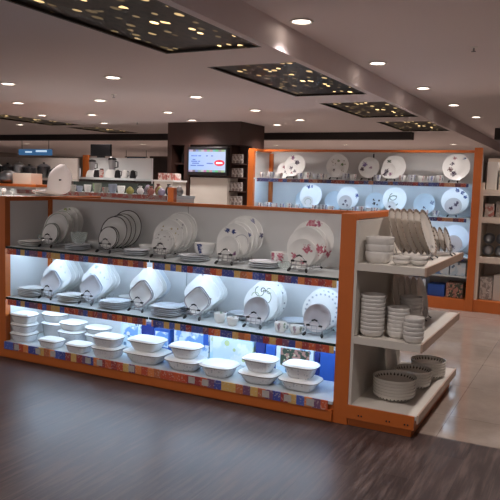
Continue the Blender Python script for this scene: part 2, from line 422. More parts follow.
for (a, b) in ((GX0, JX - .006), (JX + .006, GX1)):
    for z in (Z1, Z2):
        s = part('shelf', M['shelf'], (a, b, GF + .012, GB, z - .02, z))
        finish('glass_edge', boxes((a, b, GF + .004, GF + .012, z - .018, z)), M['edge'], s, smooth=False)
        finish('price_strip', boxes((a + .03, b - .012, GF - .004, GF + .004, z - .066, z - .017)), M['strip'], s, smooth=False)
        finish('led_tube', boxes((a + .05, b - .05, GF + .165, GF + .19, z - .04, z - .024)), M['led'], s, smooth=False)
M['tagpaper'] = mat('tag_paper', (186, 180, 176), .6, var=.2, scale=60)
deck = part('deck', M['shelf'], (GX0, GX1, GF - .015, GB, ZD - .02, ZD))
finish('price_strip', boxes((GX0 + .01, GX1 - .03, GF - .026, GF - .0151, ZD - .062, ZD + .004)), M['strip2'], deck, smooth=False)
for k, x in enumerate([-4.42, -4.17, -4.0, -3.62, -3.5, -3.18, -2.62, -2.5, -2.0, -1.83, -1.66]):
    finish('price_tag', boxes((x, x + .055, GF - .029, GF - .0261, ZD - .052, ZD - .004)), M['tagpaper'], deck, smooth=False)
part('kick_board', M['orange'], (GX0, GX1, GF, GF + .03, 0, ZD - .0201))
part('kick_cap', M['orange'], (GX0 - .02, GX1, GF - .02, GF - .0001, .012, .088), bevel=.003)

# ------------------------------------------------------------------ the end cap
EX1 = -.909; EY0, EY1 = 4.2226, 5.56; EX0 = GX1 + .105
e = thing('endcap_display', 'orange-based end shelf unit facing the tiled aisle with beige shelves', 'display shelf', (0, 0, 0))
part('back_board', M['cream'], (EX0, EX0 + .02, EY0 + .005, 5.5, .1, 1.385), parent=e)
for z in (1.104, .613):
    s = part('shelf', M['cream'], (EX0 + .02, EX1, EY0, EY1, z - .028, z), parent=e)
    finish('price_strip', boxes((EX1, EX1 + .012, EY0, EY1, z - .05, z + .006)), M['strip_pale'], s, smooth=False)
    finish('front_lip', boxes((EX0 + .02, EX1, EY0 - .006, EY0 - .0001, z - .045, z + .004)), M['cream'], s, smooth=False)
d = part('deck', M['cream'], (EX0 + .02, EX1, EY0, EY1, ZD - .03, ZD), parent=e)
finish('price_strip', boxes((EX1, EX1 + .012, EY0, EY1, ZD - .05, ZD + .006)), M['strip_pale'], d, smooth=False)
bb = part('base_box', M['orange'], (EX0, EX1 - .03, EY0 + .01, EY1 - .02, 0, ZD - .0301), parent=e, bevel=.004)
finish('front_fascia', boxes((EX0, EX1 - .012, EY0 - .012, EY0 - .0001, .055, ZD - .002)), M['orange'], e, smooth=False)
for x in (-1.29, -1.27, -1.10, -1.08, -.98, -.96):
    bm = bmesh.new(); tube(bm, [(x, EY0 - .0145, .085), (x, EY0 - .0121, .085)], .006)
    finish('bolt_hole', bm, M['dark'], e)

# ------------------------------------------------------------------ wire plate racks and what stands in them
def rack_frame_bm(L, w, hoop):
    bm = bmesh.new(); r = .003
    for s in (-1, 1):
        tube(bm, [(s*w*1.1, -.03, .004), (s*w, -.012, .018), (s*w, L*.5, .017), (s*w, L, .018), (s*w*1.1, L+.02, .004)], r)
        tube(bm, [(s*w*1.0, -.012, .02), (s*w*.98, -.008, .05), (s*w*.86, -.003, hoop*.66), (s*w*.3, .0, hoop*.96), (0, .0, hoop)], r)
    tube(bm, [(-w, -.01, .018), (w, -.01, .018)], r); tube(bm, [(-w, L, .018), (w, L, .018)], r)
    tube(bm, [(-w*.98, -.008, .05), (w*.98, -.008, .05)], r); tube(bm, [(-w*.86, -.004, hoop*.66), (w*.86, -.004, hoop*.66)], r)
    for q in (-.33, .33): tube(bm, [(q*w, -.01, .018), (q*w, -.008, .05), (q*w, -.004, hoop*.66)], r*.8, 5)
    n = max(3, int(L / .045))
    for i in range(n + 1):
        y = L * i / n
        for s in (-1, 1): tube(bm, [(s*w, y, .017), (s*w*.98, y + .012, .06)], r*.8, 5)
    return bm
def caps(t, w, hoop, L):
    for s in (-1, 1):
        bm = bmesh.new(); tube(bm, [(s*w*1.16, -.036, .008), (s*w*1.08, -.026, .014), (s*w*.98, -.013, .026)], [.007, .0115, .008], 8)
        finish('foot_cap', bm, M['rubber'], t)
        bm = bmesh.new(); tube(bm, [(s*w*.95, -.006, hoop*.66), (s*w*.8, -.006, hoop*.665), (s*w*.55, -.006, hoop*.665)], .0072, 8)
        finish('side_sleeve', bm, M['rubber'], t)
        bm = bmesh.new(); tube(bm, [(s*w*1.1, L + .02, .008), (s*w, L + .002, .02)], .0075, 8)
        finish('rear_cap', bm, M['rubber'], t)
    bm = bmesh.new(); tube(bm, [(-w*.34, -.001, hoop*.945), (0, -.001, hoop+.002), (w*.34, -.001, hoop*.945)], .006, 8)
    finish('top_sleeve', bm, M['rubber'], t)
LEAN = 13
def stand_plate(name, me, x, y, z, R, label, cat, group, yaw=0, lean=LEAN, spin=0):
    """stand a dish on its rim at (x, y, z), leaning back"""
    o = link(name, me); q = Matrix.Rotation(yaw, 4, 'Z') @ Matrix.Rotation(rad(90 - lean), 4, 'X') @ Matrix.Rotation(spin, 4, 'Z')
    up = Matrix.Rotation(yaw, 3, 'Z') @ Vector((0, sin(rad(lean)), cos(rad(lean))))
    o.matrix_world = Matrix.Translation(Vector((x, y, z)) + up * R) @ q
    return tag(o, label, cat, group)
def sq_contact(a): return a * 2 ** (.5 - 1 / 4.)
PINK, BLUE, GREEN, INK = (188, 104, 122), (48, 62, 120), (112, 140, 96), (50, 46, 50)
RACKS = [ # name, x, shelf z, y front, small (R, mat), small count, [(R, mat, adj)], short tag
    ('green-rimmed', -4.22, Z1, 4.385, ceramic('leaf_small', rim=(.086, .1, (150, 158, 150))), .095, 2,
     [(.142, ceramic('leaf_dinner', rim=(.128, .134, (165, 178, 160)))), (.15, ceramic('leaf_dinner_b', rim=(.14, .145, (165, 178, 160)))), (.16, ceramic('leaf_charger', blobs=[(-.02, .147, .02, (150, 170, 84)), (.02, .15, .016, (120, 150, 90))])), (.165, M['white'])]),
    ('black-rimmed', -3.58, Z1, 4.385, ceramic('black_small', rim=(.091, .11, INK)), .098, 2,
     [(.14, ceramic('black_dinner', rim=(.132, .16, INK))), (.145, ceramic('black_dinner_b', rim=(.138, .16, INK))), (.15, ceramic('black_dinner_c', rim=(.143, .16, INK))), (.165, ceramic('black_charger', rim=(.157, .18, INK)))]),
    ('yellow-flecked', -3.03, Z1, 4.385, ceramic('fleck_small', speck=(.04, .085, 46, (120, 112, 116))), .098, 2,
     [(.14, ceramic('fleck_dinner', speck=(.02, .11, 34, (168, 148, 88)))), (.145, ceramic('fleck_dinner_b', speck=(.02, .14, 34, (140, 140, 150)))), (.16, M['white']), (.17, ceramic('fleck_charger', rim=(.155, .158, (190, 190, 190))))]),
    ('blue-flowered', -2.42, Z1, 4.36, ceramic('blueflower_small', blobs=[(.055, -.035, .02, (110, 70, 110))]), .095, 2,
     [(.14, ceramic('blueflower_dinner', blobs=[(-.065, .085, .021, BLUE), (-.015, .08, .021, BLUE)], swirls=[(.06, -.01, .07, .0025, (170, 170, 180))])), (.145, ceramic('blueflower_dinner_b', blobs=[(.1, .05, .02, BLUE)])), (.16, M['white']), (.17, ceramic('blueflower_charger', blobs=[(.06, .13, .022, (150, 150, 175)), (.15, .02, .02, (90, 90, 120))]))]),
    ('pink-flowered', -1.815, Z1, 4.34, ceramic('pinkflower_small', blobs=[(.035, .035, .034, PINK), (-.06, -.02, .024, PINK), (.01, -.06, .02, PINK)]), .105, 2,
     [(.145, ceramic('pinkflower_dinner', blobs=[(.108, -.01, .036, PINK), (-.03, -.11, .022, PINK)])), (.148, ceramic('pinkflower_dinner_b', blobs=[(.11, -.02, .03, PINK)])), (.17, ceramic('pinkflower_charger', blobs=[(-.02, .138, .042, PINK), (.03, .143, .026, (170, 90, 120)), (.14, -.08, .03, PINK)]))]),
]
for nm, x, zs, yf, sm, sr, ns, bigs in RACKS:
    L = .105 + .05 * len(bigs)
    t = thing('wire_plate_rack', f'wire rack with black tips holding the {nm} round plates on the top shelf', 'plate rack', (x, yf, zs + .001), group='wire plate racks on the top shelf')
    finish('wire_frame', rack_frame_bm(L, .062, .118), M['wire'], t); caps(t, .062, .118, L)
    me = cached(('side_plate', nm), lambda: plate_bm(sr, .016), sm)
    for k in range(ns):
        stand_plate('side_plate', me, x, yf + .025 + .026 * k, zs + .025, sr, f'{"front" if k == 0 else "second"} small {nm} side plate in its wire rack on the top shelf', 'plate', 'small round plates on the top shelf')
    for k, (R, mm) in enumerate(bigs):
        me = cached(('dinner_plate', nm, k), lambda: plate_bm(R, .024), mm)
        stand_plate('dinner_plate', me, x + .004 * k, yf + .098 + .048 * k, zs + .026, R,
                    f'{nm} large round plate, {words[k]} from the front of its set, top shelf', 'plate', 'large round plates on the top shelf')
SPR = (148, 160, 168)
sqbig = ceramic('square_spray', square=1, speck=(.03, .1, 26, (196, 208, 208)))
RK2 = [('leftmost square', -4.19, 'sq', M['bluewhite'], [sqbig, sqbig, M['white'], M['white']]),
       ('second square', -3.74, 'sq', M['bluewhite'], [ceramic('square_spray_b', square=1, blobs=[(-.03, .12, .02, (170, 190, 200))], speck=(.04, .11, 30, (186, 200, 210))), sqbig, M['white']]),
       ('plain square', -3.22, 'sq', ceramic('square_rim', square=1, rim=(.088, .1, (178, 172, 176))), [M['white'], M['white'], M['bluewhite']]),
       ('brown-dotted square', -2.685, 'sq', ceramic('square_rim_b', square=1, rim=(.088, .1, (170, 164, 168))), [ceramic('square_dotted', square=1, blobs=[(.07, -.04, .014, (120, 92, 80)), (-.02, .145, .014, (120, 92, 90))]), ceramic('square_dotted_b', square=1, blobs=[(.1, .03, .012, (120, 92, 80))]), M['white']]),
       ('green-swirled', -2.165, 'rd', ceramic('grey_small', (214, 212, 214)), [ceramic('swirl_plate', swirls=[(-.03, .09, .035, .003, (120, 132, 110)), (.02, .05, .05, .003, (128, 142, 104)), (-.06, .05, .03, .003, (176, 186, 150)), (.05, .1, .02, .0025, (120, 132, 110)), (.0, .1, .018, .003, (90, 90, 90))]), M['white'], ceramic('leafy_rim', speck=(.12, .152, 40, (110, 118, 128)))]),
       ('grey-dotted', -1.685, 'rd', ceramic('grey_small_b', (206, 198, 198)), [ceramic('dotted_rim', dots=(.118, .012, 22, (178, 184, 192))), ceramic('dotted_rim_b', dots=(.125, .012, 22, (178, 184, 192)))])]
for nm, x, kind, sm, bigs in RK2:
    yf = 4.355; zs = Z2; L = .105 + .05 * len(bigs)
    t = thing('wire_plate_rack', f'wire rack with black tips holding the {nm} plates on the lit middle shelf', 'plate rack', (x, yf, zs + .001), group='wire plate racks on the middle shelf')
    finish('wire_frame', rack_frame_bm(L, .062, .118), M['wire'], t); caps(t, .062, .118, L)
    sq = kind == 'sq'
    a = .096 if sq else .1
    me = cached(('side_plate', nm), lambda: plate_bm(a, .015, 4. if sq else 2., pi/4 if sq else 0, 48), sm)
    for k in range(2):
        stand_plate('side_plate', me, x, yf + .025 + .026*k, zs + .025, sq_contact(a) if sq else a, f'{"front" if k == 0 else "second"} small {nm} side plate in a rack on the middle shelf', 'plate', 'small plates on the middle shelf')
    for k, mm in enumerate(bigs):
        R = .138 if sq else (.142, .15, .158)[k]
        me = cached(('dinner_plate', nm, k), lambda: plate_bm(R, .02, 4. if sq else 2., pi/4 if sq else 0, 56), mm)
        stand_plate('dinner_plate', me, x + .004*k, yf + .1 + .05*k, zs + .025, sq_contact(R) if sq else R,
                    f'{nm} large plate on the middle shelf, {words[k]} in its rack', 'plate', 'large plates on the middle shelf')

# ------------------------------------------------------------------ low ware between the racks
def flat_stack(x, y, z, a, cnt, name, labelf, group, n=4., m=None, pitch=.0145, depth=.017, cat='plate', jit=.004):
    me = cached((name, a, n, m.name), lambda: plate_bm(a, depth, n, 0, 44), m)
    for k in range(cnt):
        o = link(name, me, None, (x + random.uniform(-jit, jit), y + random.uniform(-jit, jit), z + pitch * k), (0, 0, random.uniform(-.04, .04)))
        tag(o, labelf(k, cnt), cat, group)
def lay(k, n): return 'bottom' if k == 0 else ('top' if k == n - 1 else words[k] + ' lowest')
for x, y, a, n_, where in ((-4.41, 4.40, .105, 5, 'at left end of the middle shelf'), (-3.955, 4.40, .105, 4, 'between the first two square racks'), (-3.475, 4.39, .11, 4, 'left of the plain square rack'), (-2.95, 4.40, .125, 5, 'right of the plain square rack'), (-2.86, 4.62, .11, 4, 'behind, against the back panel, middle shelf')):
    flat_stack(x, y, Z2 + .0005, a, n_, 'square_plate', lambda k, c: f'white square plate {lay(k, c)} in the stack {where}', 'square plates lying in stacks', m=M['white'] if x < -3.9 else M['bluewhite'])
def single(name, bm, m, loc, label, cat, group=None, rz=0):
    o = finish(name, bm, m, None, (loc[0], loc[1], loc[2] + .001), (0, 0, rz)); return tag(o, label, cat, group)
def cup(x, y, z, R, h, m, label, group, handle=0, cat='cup'):
    t = thing('tea_cup', label, cat, (x, y, z + .001), rz=handle, group=group)
    bm = bowl_bm(R, h, 2., .62); finish('body', bm, m, t)
    bm = bmesh.new(); tube(bm, [(R*.86, 0, h*.82), (R*1.25, 0, h*.84), (R*1.4, 0, h*.58), (R*1.2, 0, h*.32), (R*.78, 0, h*.26)], .0045)
    finish('handle', bm, m, t)
    return t
single('glass_bowl', bowl_bm(.075, .085), M['clear'], (-4.465, 4.62, Z1), 'clear glass bowl near the left end of the top shelf', 'bowl')
flat_stack(-4.42, 4.4, Z1 + .0008, .1, 3, 'square_plate', lambda k, c: f'pale square plate lying {lay(k, c)} of the top shelf left-end stack', 'square plates lying on the top shelf', m=M['white'])
single('serving_bowl', bowl_bm(.085, .07), M['white'], (-3.86, 4.62, Z1), 'white serving bowl behind the low plates, left of the black-rimmed rack', 'bowl')
single('glass_bowl', bowl_bm(.075, .1), M['clear'], (-3.92, 4.45, Z1 + .046), 'clear glass bowl standing on low plates left of the black-rimmed rack', 'bowl')
for x, y, a, n_, w in ((-3.92, 4.44, .105, 3, 'left of the black-rimmed rack'), (-3.30, 4.44, .1, 3, 'right of the black-rimmed rack'), (-2.73, 4.42, .115, 3, 'left of the blue-flowered rack'), (-2.12, 4.42, .115, 3, 'left of the pink-flowered rack')):
    flat_stack(x, y, Z1 + .0005, a, n_, 'low_plate', lambda k, c: f'white plate {lay(k, c)} in the low pile {w}, top shelf', 'plates lying on the top shelf', n=2.6, m=M['bluewhite'])
single('serving_bowl', bowl_bm(.085, .07), M['white'], (-3.31, 4.62, Z1), 'white serving bowl on the top shelf between black-rimmed and yellow-flecked racks', 'bowl')
single('deep_bowl', bowl_bm(.085, .085, 2., .7), ceramic('blue_dot_bowl', blobs=[(.0, -.08, .022, BLUE)]), (-2.70, 4.52, Z1 + .047), 'white deep bowl with a blue flower, left of the blue-flowered rack', 'bowl')
b2 = bowl_bm(.085, .1, 2., .7)
single('deep_bowl', b2, ceramic('pink_bowl', blobs=[(.025, -.08, .026, PINK), (-.04, -.075, .018, PINK)]), (-2.07, 4.60, Z1), 'white deep bowl with pink flowers, left of the pink-flowered rack', 'bowl')
single('glass_bowl', bowl_bm(.06, .05), M['clear'], (-1.96, 4.42, Z1), 'small clear glass bowl directly left of the pink-flowered rack', 'bowl')
single('serving_bowl', bowl_bm(.085, .06), M['white'], (-3.52, 4.62, Z2), 'white bowl behind the square stack left of the plain square rack', 'bowl')
cupm = ceramic('sprig_cup', blobs=[(.0, -.045, .012, (170, 150, 160)), (.04, -.03, .01, (150, 170, 150))])
cup(-2.47, 4.39, Z2, .05, .072, cupm, 'white cup on the middle shelf, first right of the brown-dotted square rack', 'cups on the middle shelf', rad(150))
cup(-2.34, 4.35, Z2, .047, .06, cupm, 'white cup on the middle shelf, just left of the green-swirled plates', 'cups on the middle shelf', rad(150))
cup(-1.945, 4.35, Z2, .047, .07, cupm, 'white cup on the middle shelf, just right of the green-swirled plates', 'cups on the middle shelf', rad(10))
cup(-1.83, 4.37, Z2, .05, .058, cupm, 'low white cup on the middle shelf, just left of the grey-dotted plates', 'cups on the middle shelf', rad(10))
for x, w in ((-2.4, 'left of the green-swirled plates'), (-1.93, 'right of the green-swirled plates')):
    flat_stack(x, 4.61, Z2 + .0005, .11, 3, 'low_plate', lambda k, c: f'white round plate {lay(k, c)} in the pile {w}', 'plates lying on the middle shelf', n=2., m=M['bluewhite'])

# ------------------------------------------------------------------ casserole dishes on the deck
dish_mats = {}
def dish(x, y, z, w, d_, h, label, lid=True, n=3.6, rz=0, motif=0, group='casserole dishes on the bottom deck', flare=False):
    """rectangular baking dish; with lid. returns top z"""
    t = thing('casserole_dish', label, 'casserole dish', (x, y, z), rz=rz, group=group)
    ax, ay = w / 2, d_ / 2
    if motif not in dish_mats:
        dish_mats[motif] = [M['white'], ceramic('dish_sprig', (234, 236, 240), speck=(.02, .3, 50, (210, 214, 222))), ceramic('dish_vine', (236, 237, 240), speck=(.02, .4, 46, (186, 192, 202)))][motif]
    mm = dish_mats[motif]
    hb = h - (.018 if lid else 0)
    k = .12 if lid and flare else 0
    p = [(0, .003), (.7 - k, .003), (.74 - k, 0), (.78 - k, .004), (.88 - k*.9, hb*.4), (.95 - k*.5, hb*.9), (1., hb - .003), (1., hb), (.93 - k*.4, hb - .001), (.84 - k*.9, hb*.4), (.74 - k, .01), (0, .009)]
    finish('body', loft(bmesh.new(), p, n, 48, ax, ay), mm, t)
    if lid:
        q = [(0, .0), (.9, .0), (.97, .001), (1.015, .004), (1.02, .006), (1.0, .009), (.93, .013), (.9, .0175), (.6, .0175), (.0, .0178)]
        l = finish('lid', loft(bmesh.new(), q, n, 48, ax, ay), M['lidwhite'], t, (0, 0, hb + .0005))
        finish('lid_gasket', loft(bmesh.new(), [(1.0, -.001), (1.022, .0), (1.024, .0038), (1.016, .0035), (1.0, .0005)], n, 48, ax, ay, closed=True), M['gasket'], l)
    return z + h + .0016
M['gasket'] = mat('brown_gasket', (108, 92, 84), .5, var=.1)
def pile(x, y, specs, labels, n=3.6, rz=0, z0=ZD):
    x -= .06 if x > -3.5 else .04
    y -= .03
    z = z0 + .0005
    for (w, d_, h, lid, mo), lab in zip(specs, labels): z = dish(x, y, z, w, d_, h, lab, lid, n, rz, mo, flare=x > -3.3)
pile(-4.395, 4.36, [(.222, .19, .082, True, 1), (.22, .18, .08, True, 1), (.225, .18, .085, True, 0)],
     [f'white baking dish, {p} of three stacked at the deck left end' for p in ('bottom', 'middle', 'top')], 4)
pile(-4.25, 4.59, [(.24, .18, .15, True, 0), (.24, .18, .085, True, 0)], [f'white dish, {p} of the two-dish stack behind the leftmost three-dish stack' for p in ('lower', 'upper')], 3)
pile(-3.985, 4.535, [(.235, .22, .12, True, 1), (.22, .19, .075, True, 0)], [f'white dish, {p} of the pair behind the two single low dishes' for p in ('lower', 'upper')], 4)
pile(-4.045, 4.33, [(.215, .16, .072, True, 1)], ['single low white dish, left one of two in the front row'], 4)
pile(-3.735, 4.33, [(.22, .165, .075, True, 1)], ['single low white dish, right one of two in the front row'], 4)
pile(-3.74, 4.58, [(.24, .17, .11, True, 0), (.24, .17, .06, True, 0)], [f'white dish, {p} of the pair behind the right single low dish' for p in ('lower', 'upper')], 3)
pile(-3.42, 4.345, [(.255, .2, .09, True, 1), (.245, .19, .085, True, 1)], [f'white rectangular casserole, {p} of a stack in front of the pale carton' for p in ('lower', 'upper')], 4)
pile(-3.06, 4.39, [(.37, .26, .095, True, 1), (.30, .225, .095, True, 0)], [f'wide white lidded casserole, {p} of the pair in front of the blue carton' for p in ('lower', 'upper')], 4)
pile(-2.69, 4.39, [(.315, .25, .09, True, 2), (.26, .2, .10, True, 1)], [f'white lidded casserole, {p} of the pair before the blue-and-white picture carton' for p in ('lower', 'upper')], 3.4)
pile(-2.38, 4.38, [(.285, .25, .095, True, 2)], ['single white lidded casserole in front of the large plate-picture carton'], 3.4)
pile(-2.04, 4.39, [(.305, .245, .085, True, 1), (.26, .2, .10, True, 1)], [f'white lidded casserole, {p} of the pair before the narrow blue carton' for p in ('lower', 'upper')], 3.4)
pile(-1.72, 4.40, [(.3, .24, .085, True, 2), (.255, .2, .10, True, 2)], [f'white lidded casserole, {p} of the pair at the right end of the deck' for p in ('lower', 'upper')], 3.4)

def carton(x0, x1, y, h, m, label, z=ZD, dp=.09, pic=None, picm=None, lift=.001, group='cartons at the back of the bottom deck'):
    t = thing('gift_carton', label, 'box', ((x0 + x1) / 2, y, z + lift), group=group)
    w = (x1 - x0) / 2
    finish('box', boxes((-w, w, -dp / 2, dp / 2, 0, h)), m, t, smooth=False, bevel=.003)
    finish('flap', boxes((-w + .004, w - .004, -dp / 2 + .003, dp / 2 - .01, h, h + .003)), m, t, smooth=False)
    if picm:
        a, b, c, d2 = pic
        finish('printed_picture', boxes((-w + 2 * w * a, -w + 2 * w * b, -dp / 2 - .002, -dp / 2, h * c, h * d2)), picm, t, smooth=False)
M['carton_pale'] = carton_mat('carton_pale', (206, 226, 240), (228, 238, 246), (110, 140, 170), 12)
M['carton_pic'] = carton_mat('carton_pic', (120, 160, 214), (220, 230, 238), (238, 240, 240), 10)
M['carton_plate'] = carton_mat('carton_plate', (190, 222, 240), (226, 236, 240), (205, 214, 178), 8)
M['carton_floral'] = carton_mat('carton_floral', (54, 66, 52), (168, 120, 108), (196, 188, 150), 26)
carton(-3.62, -3.40, 4.70, .21, M['carton_pale'], 'pale carton left of the blue carton at the back of the deck', picm=M['carton_pic'], pic=(.15, .85, .5, .92))
carton(-3.395, -3.27, 4.70, .225, M['navy_card'], 'bright blue carton behind the widest casserole pair')
carton(-3.265, -3.10, 4.70, .2, M['blue_card'], 'blue carton with a pale picture, right of the bright blue one', picm=M['carton_pic'], pic=(.1, .9, .25, .9))
carton(-3.06, -2.72, 4.70, .225, M['carton_pic'], 'blue-and-white picture carton left of the large plate-picture carton', picm=M['blue_card'], pic=(.85, .99, .55, .97))
carton(-2.71, -2.31, 4.70, .215, M['carton_plate'], 'large pale carton printed with plates, behind the single casserole', picm=carton_mat('printed_plates', (214, 228, 236), (238, 242, 242), (196, 208, 150), 7), pic=(.08, .97, .05, .95))
carton(-2.29, -2.21, 4.70, .215, M['navy_card'], 'narrow navy carton right of the plate-picture carton')
carton(-2.2, -2.12, 4.70, .205, M['blue_card'], 'narrow blue carton left of the floral-picture carton')
carton(-2.11, -1.80, 4.70, .205, M['carton_pale'], 'pale carton with a dark floral picture behind the right-hand casseroles', picm=M['carton_floral'], pic=(.12, .9, .3, .98))
carton(-1.79, -1.75, 4.70, .205, M['navy_card'], 'thin dark navy carton beside the rightmost blue carton')
carton(-1.745, -1.50, 4.70, .215, M['blue_card'], 'rightmost mid-blue carton at the back corner of the deck')

# ------------------------------------------------------------------ ware on the end cap
glz = ceramic('cream_ware', (222, 218, 213)); brown = (92, 74, 62)
M['patt'] = ceramic('patterned_rim_plate', (214, 208, 200), rim=(.15, .2, (186, 170, 156)), dots=(.162, .018, 30, (80, 66, 58)))
M['patt_s'] = ceramic('patterned_rim_small', (214, 208, 200), rim=(.08, .2, (176, 160, 146)), dots=(.088, .012, 22, (70, 58, 52)))
def foot_cap_bm(s, w):
    bm = bmesh.new(); tube(bm, [(s*w*1.12, -.034, .006), (s*w*1.0, -.013, .02)], .005, 8); return bm
def fx_rack(x, y, z, L, w, label):
    t = thing('wire_plate_rack', label, 'plate rack', (x, y, z + .001), rz=pi/2, group='wire racks on the end shelf unit')
    finish('wire_frame', rack_frame_bm(L, w, .1), M['wire'], t); [finish('foot_cap', foot_cap_bm(s2, w), M['rubber'], t) for s2 in (-1, 1)]
ZE1, ZE2 = 1.104, .613
fx_rack(-1.01, 4.86, ZE1, .27, .075, 'wire rack holding the tall patterned-rim plates on the end unit top shelf')
me = cached(('dinner_plate', 'patt'), lambda: plate_bm(.172, .02), M['patt'])
for k in range(6):
    stand_plate('dinner_plate', me, -1.0 - .045*k, 4.86, ZE1 + .024, .172, f'tall patterned-rim plate on the end unit top shelf, {words[k]} from the aisle side', 'plate', 'patterned plates on the end unit top shelf', yaw=pi/2, lean=19)
fx_rack(-.945, 5.22, ZE1, .13, .055, 'small wire rack holding three small patterned plates on the end unit')
me = cached(('side_plate', 'patt'), lambda: plate_bm(.098, .016), M['patt_s'])
for k in range(3):
    stand_plate('side_plate', me, -.955 - .042*k, 5.22, ZE1 + .024, .098, f'small patterned-rim plate on the end unit top shelf, {words[k]} from the aisle side', 'plate', 'small patterned plates on the end unit', yaw=pi/2, lean=16)
def bowl_stack(x, y, z, R, h, cnt, pitch, name, labf, group, m=glz, n=2., foot=.6, cat='bowl'):
    me = cached((name, R, h, n, m.name), lambda: bowl_bm(R, h, n, foot), m)
    for k in range(cnt):
        o = link(name, me, None, (x + random.uniform(-.0006, .0006), y + random.uniform(-.0006, .0006), z + .001 + pitch*k), (0, 0, random.uniform(-.02, .02)))
        tag(o, labf(k, cnt), cat, group)
bowl_stack(-1.25, 4.38, ZE1, .088, .075, 3, .048, 'square_bowl', lambda k, c: f'cream square bowl, {lay(k, c)} of the three by the orange post, top shelf', 'square bowls on the end unit', n=4., foot=.7)
for i, (x, y) in enumerate([(-1.09, 4.34), (-.985, 4.38), (-1.06, 4.49)]):
    bowl_stack(x, y, ZE1, .058, .035, 2, .022, 'small_bowl', lambda k, c: f'small cream bowl, {"lower" if k == 0 else "upper"} of the {words[i]} low pair, end unit top shelf', 'small bowls on the end unit top shelf')
for i, (x, y, R, cnt, nm) in enumerate([(-1.262, 4.33, .083, 10, 'tallest'), (-1.10, 4.38, .075, 7, 'medium'), (-.975, 4.295, .068, 5, 'shortest'), (-1.10, 4.72, .08, 8, 'rear')]):
    bowl_stack(x, y, ZE2, R, .045, cnt, .026 if R > .07 else .029, 'stacked_bowl', lambda k, c: f'cream bowl, {lay(k, c)} in the {nm} stack, end unit middle shelf', 'bowls stacked on the end unit middle shelf', foot=.72)
    # low wire tray holding the stack
fx_rack(-1.08, 5.1, ZE2, .24, .07, 'wire rack holding standing cream plates on the end unit middle shelf')
me = cached(('dinner_plate', 'cream'), lambda: plate_bm(.15, .02), glz)
for k in range(5):
    stand_plate('dinner_plate', me, -1.09 - .046*k, 5.1, ZE2 + .024, .15, f'standing cream plate on the end unit middle shelf, {words[k]} from the aisle side', 'plate', 'standing plates on the end unit middle shelf', yaw=pi/2, lean=14)
M['bandrim'] = ceramic('band_rim_bowl', (226, 220, 210), dots=(.135, .011, 34, (52, 44, 40)))
M['bandrim_b'] = ceramic('band_rim_bowl_b', (226, 220, 210), dots=(.122, .011, 32, (52, 44, 40)))
for (x, y, R, cnt, nm, mm) in [(-1.145, 4.55, .15, 6, 'front', M['bandrim']), (-1.10, 4.90, .135, 5, 'middle', M['bandrim_b']), (-1.06, 5.24, .135, 5, 'rear', M['bandrim_b'])]:
    bowl_stack(x, y, ZD, R, .042, cnt, .021, 'serving_plate', lambda k, c: f'deep cream plate with dotted rim, {lay(k, c)} in the {nm} stack, end unit deck', 'deep plates on the end unit deck', mm, foot=.78, cat='plate')
o = stand_plate('serving_platter', cached(('serving_platter',), lambda: plate_bm(.145, .02, 3.), glz), -1.275, 4.96, ZD + .002, .145, 'beige platter leaning against the end unit back board above the deck', 'platter', None, yaw=pi/2, lean=11)

# ------------------------------------------------------------------ the far wall unit
FY, FX0, FX1, FH = 9.21, -4.665, -1.428, 2.13
FZ1, FZ2, FZ3 = 1.705, 1.24, .72
f = thing('tall_display_unit', 'tall orange-framed wall unit of brightly lit shelves behind the gondola', 'display shelf', (0, 0, 0))
part('side_post', M['orange'], (FX0 - .1, FX0, FY, FY + .06, 0, FH + .02), parent=f, bevel=.004)
part('side_post', M['orange'], (FX1, FX1 + .1, FY, FY + .06, 0, FH + .04), parent=f, bevel=.004)
part('side_panel', M['panel'], (FX0 - .03, FX0, FY + .06, 9.86, .03, FH - .02), parent=f)
part('side_panel', M['panel'], (FX1, FX1 + .03, FY + .06, 9.86, .03, FH - .02), parent=f)
part('top_trim', M['orange'], (FX0, FX1, FY + .3, FY + .36, FH - .01, FH + .025), parent=f)
part('top_trim', M['orange'], (FX0 - .04, FX0 + .02, FY + .06, 9.86, FH - .02, FH + .02), parent=f)
part('corner_trim', M['orange'], (FX0, FX0 + .06, 9.76, 9.8, .1, FH - .03), parent=f)
part('back_panel', M['panel'], (FX0, -2.965, 9.8, 9.84, .1, FH), parent=f)
part('back_panel', M['panel'], (-2.955, FX1, 9.8, 9.84, .1, FH), parent=f)
part('seam_strip', M['dark'], (-2.968, -2.952, 9.795, 9.805, FZ1, FH - .02), parent=f)
for z in (FZ1, FZ2, FZ3):
    s = part('shelf', M['shelf'], (FX0 + .002, FX1 - .002, FY + .012, 9.79, z - .02, z), parent=f)
    finish('price_strip', boxes((FX0 + .06, FX1 - .05, FY, FY + .0115, z - .055, z - .004)), M['strip_far'], s, smooth=False)
    if z > 1: finish('led_tube', boxes((FX0 + .08, FX1 - .08, FY + .04, FY + .065, z - .044, z - .026)), M['led_far'], s, smooth=False)
part('base', M['orange'], (FX0, FX1, FY, 9.8, 0, .15), parent=f)
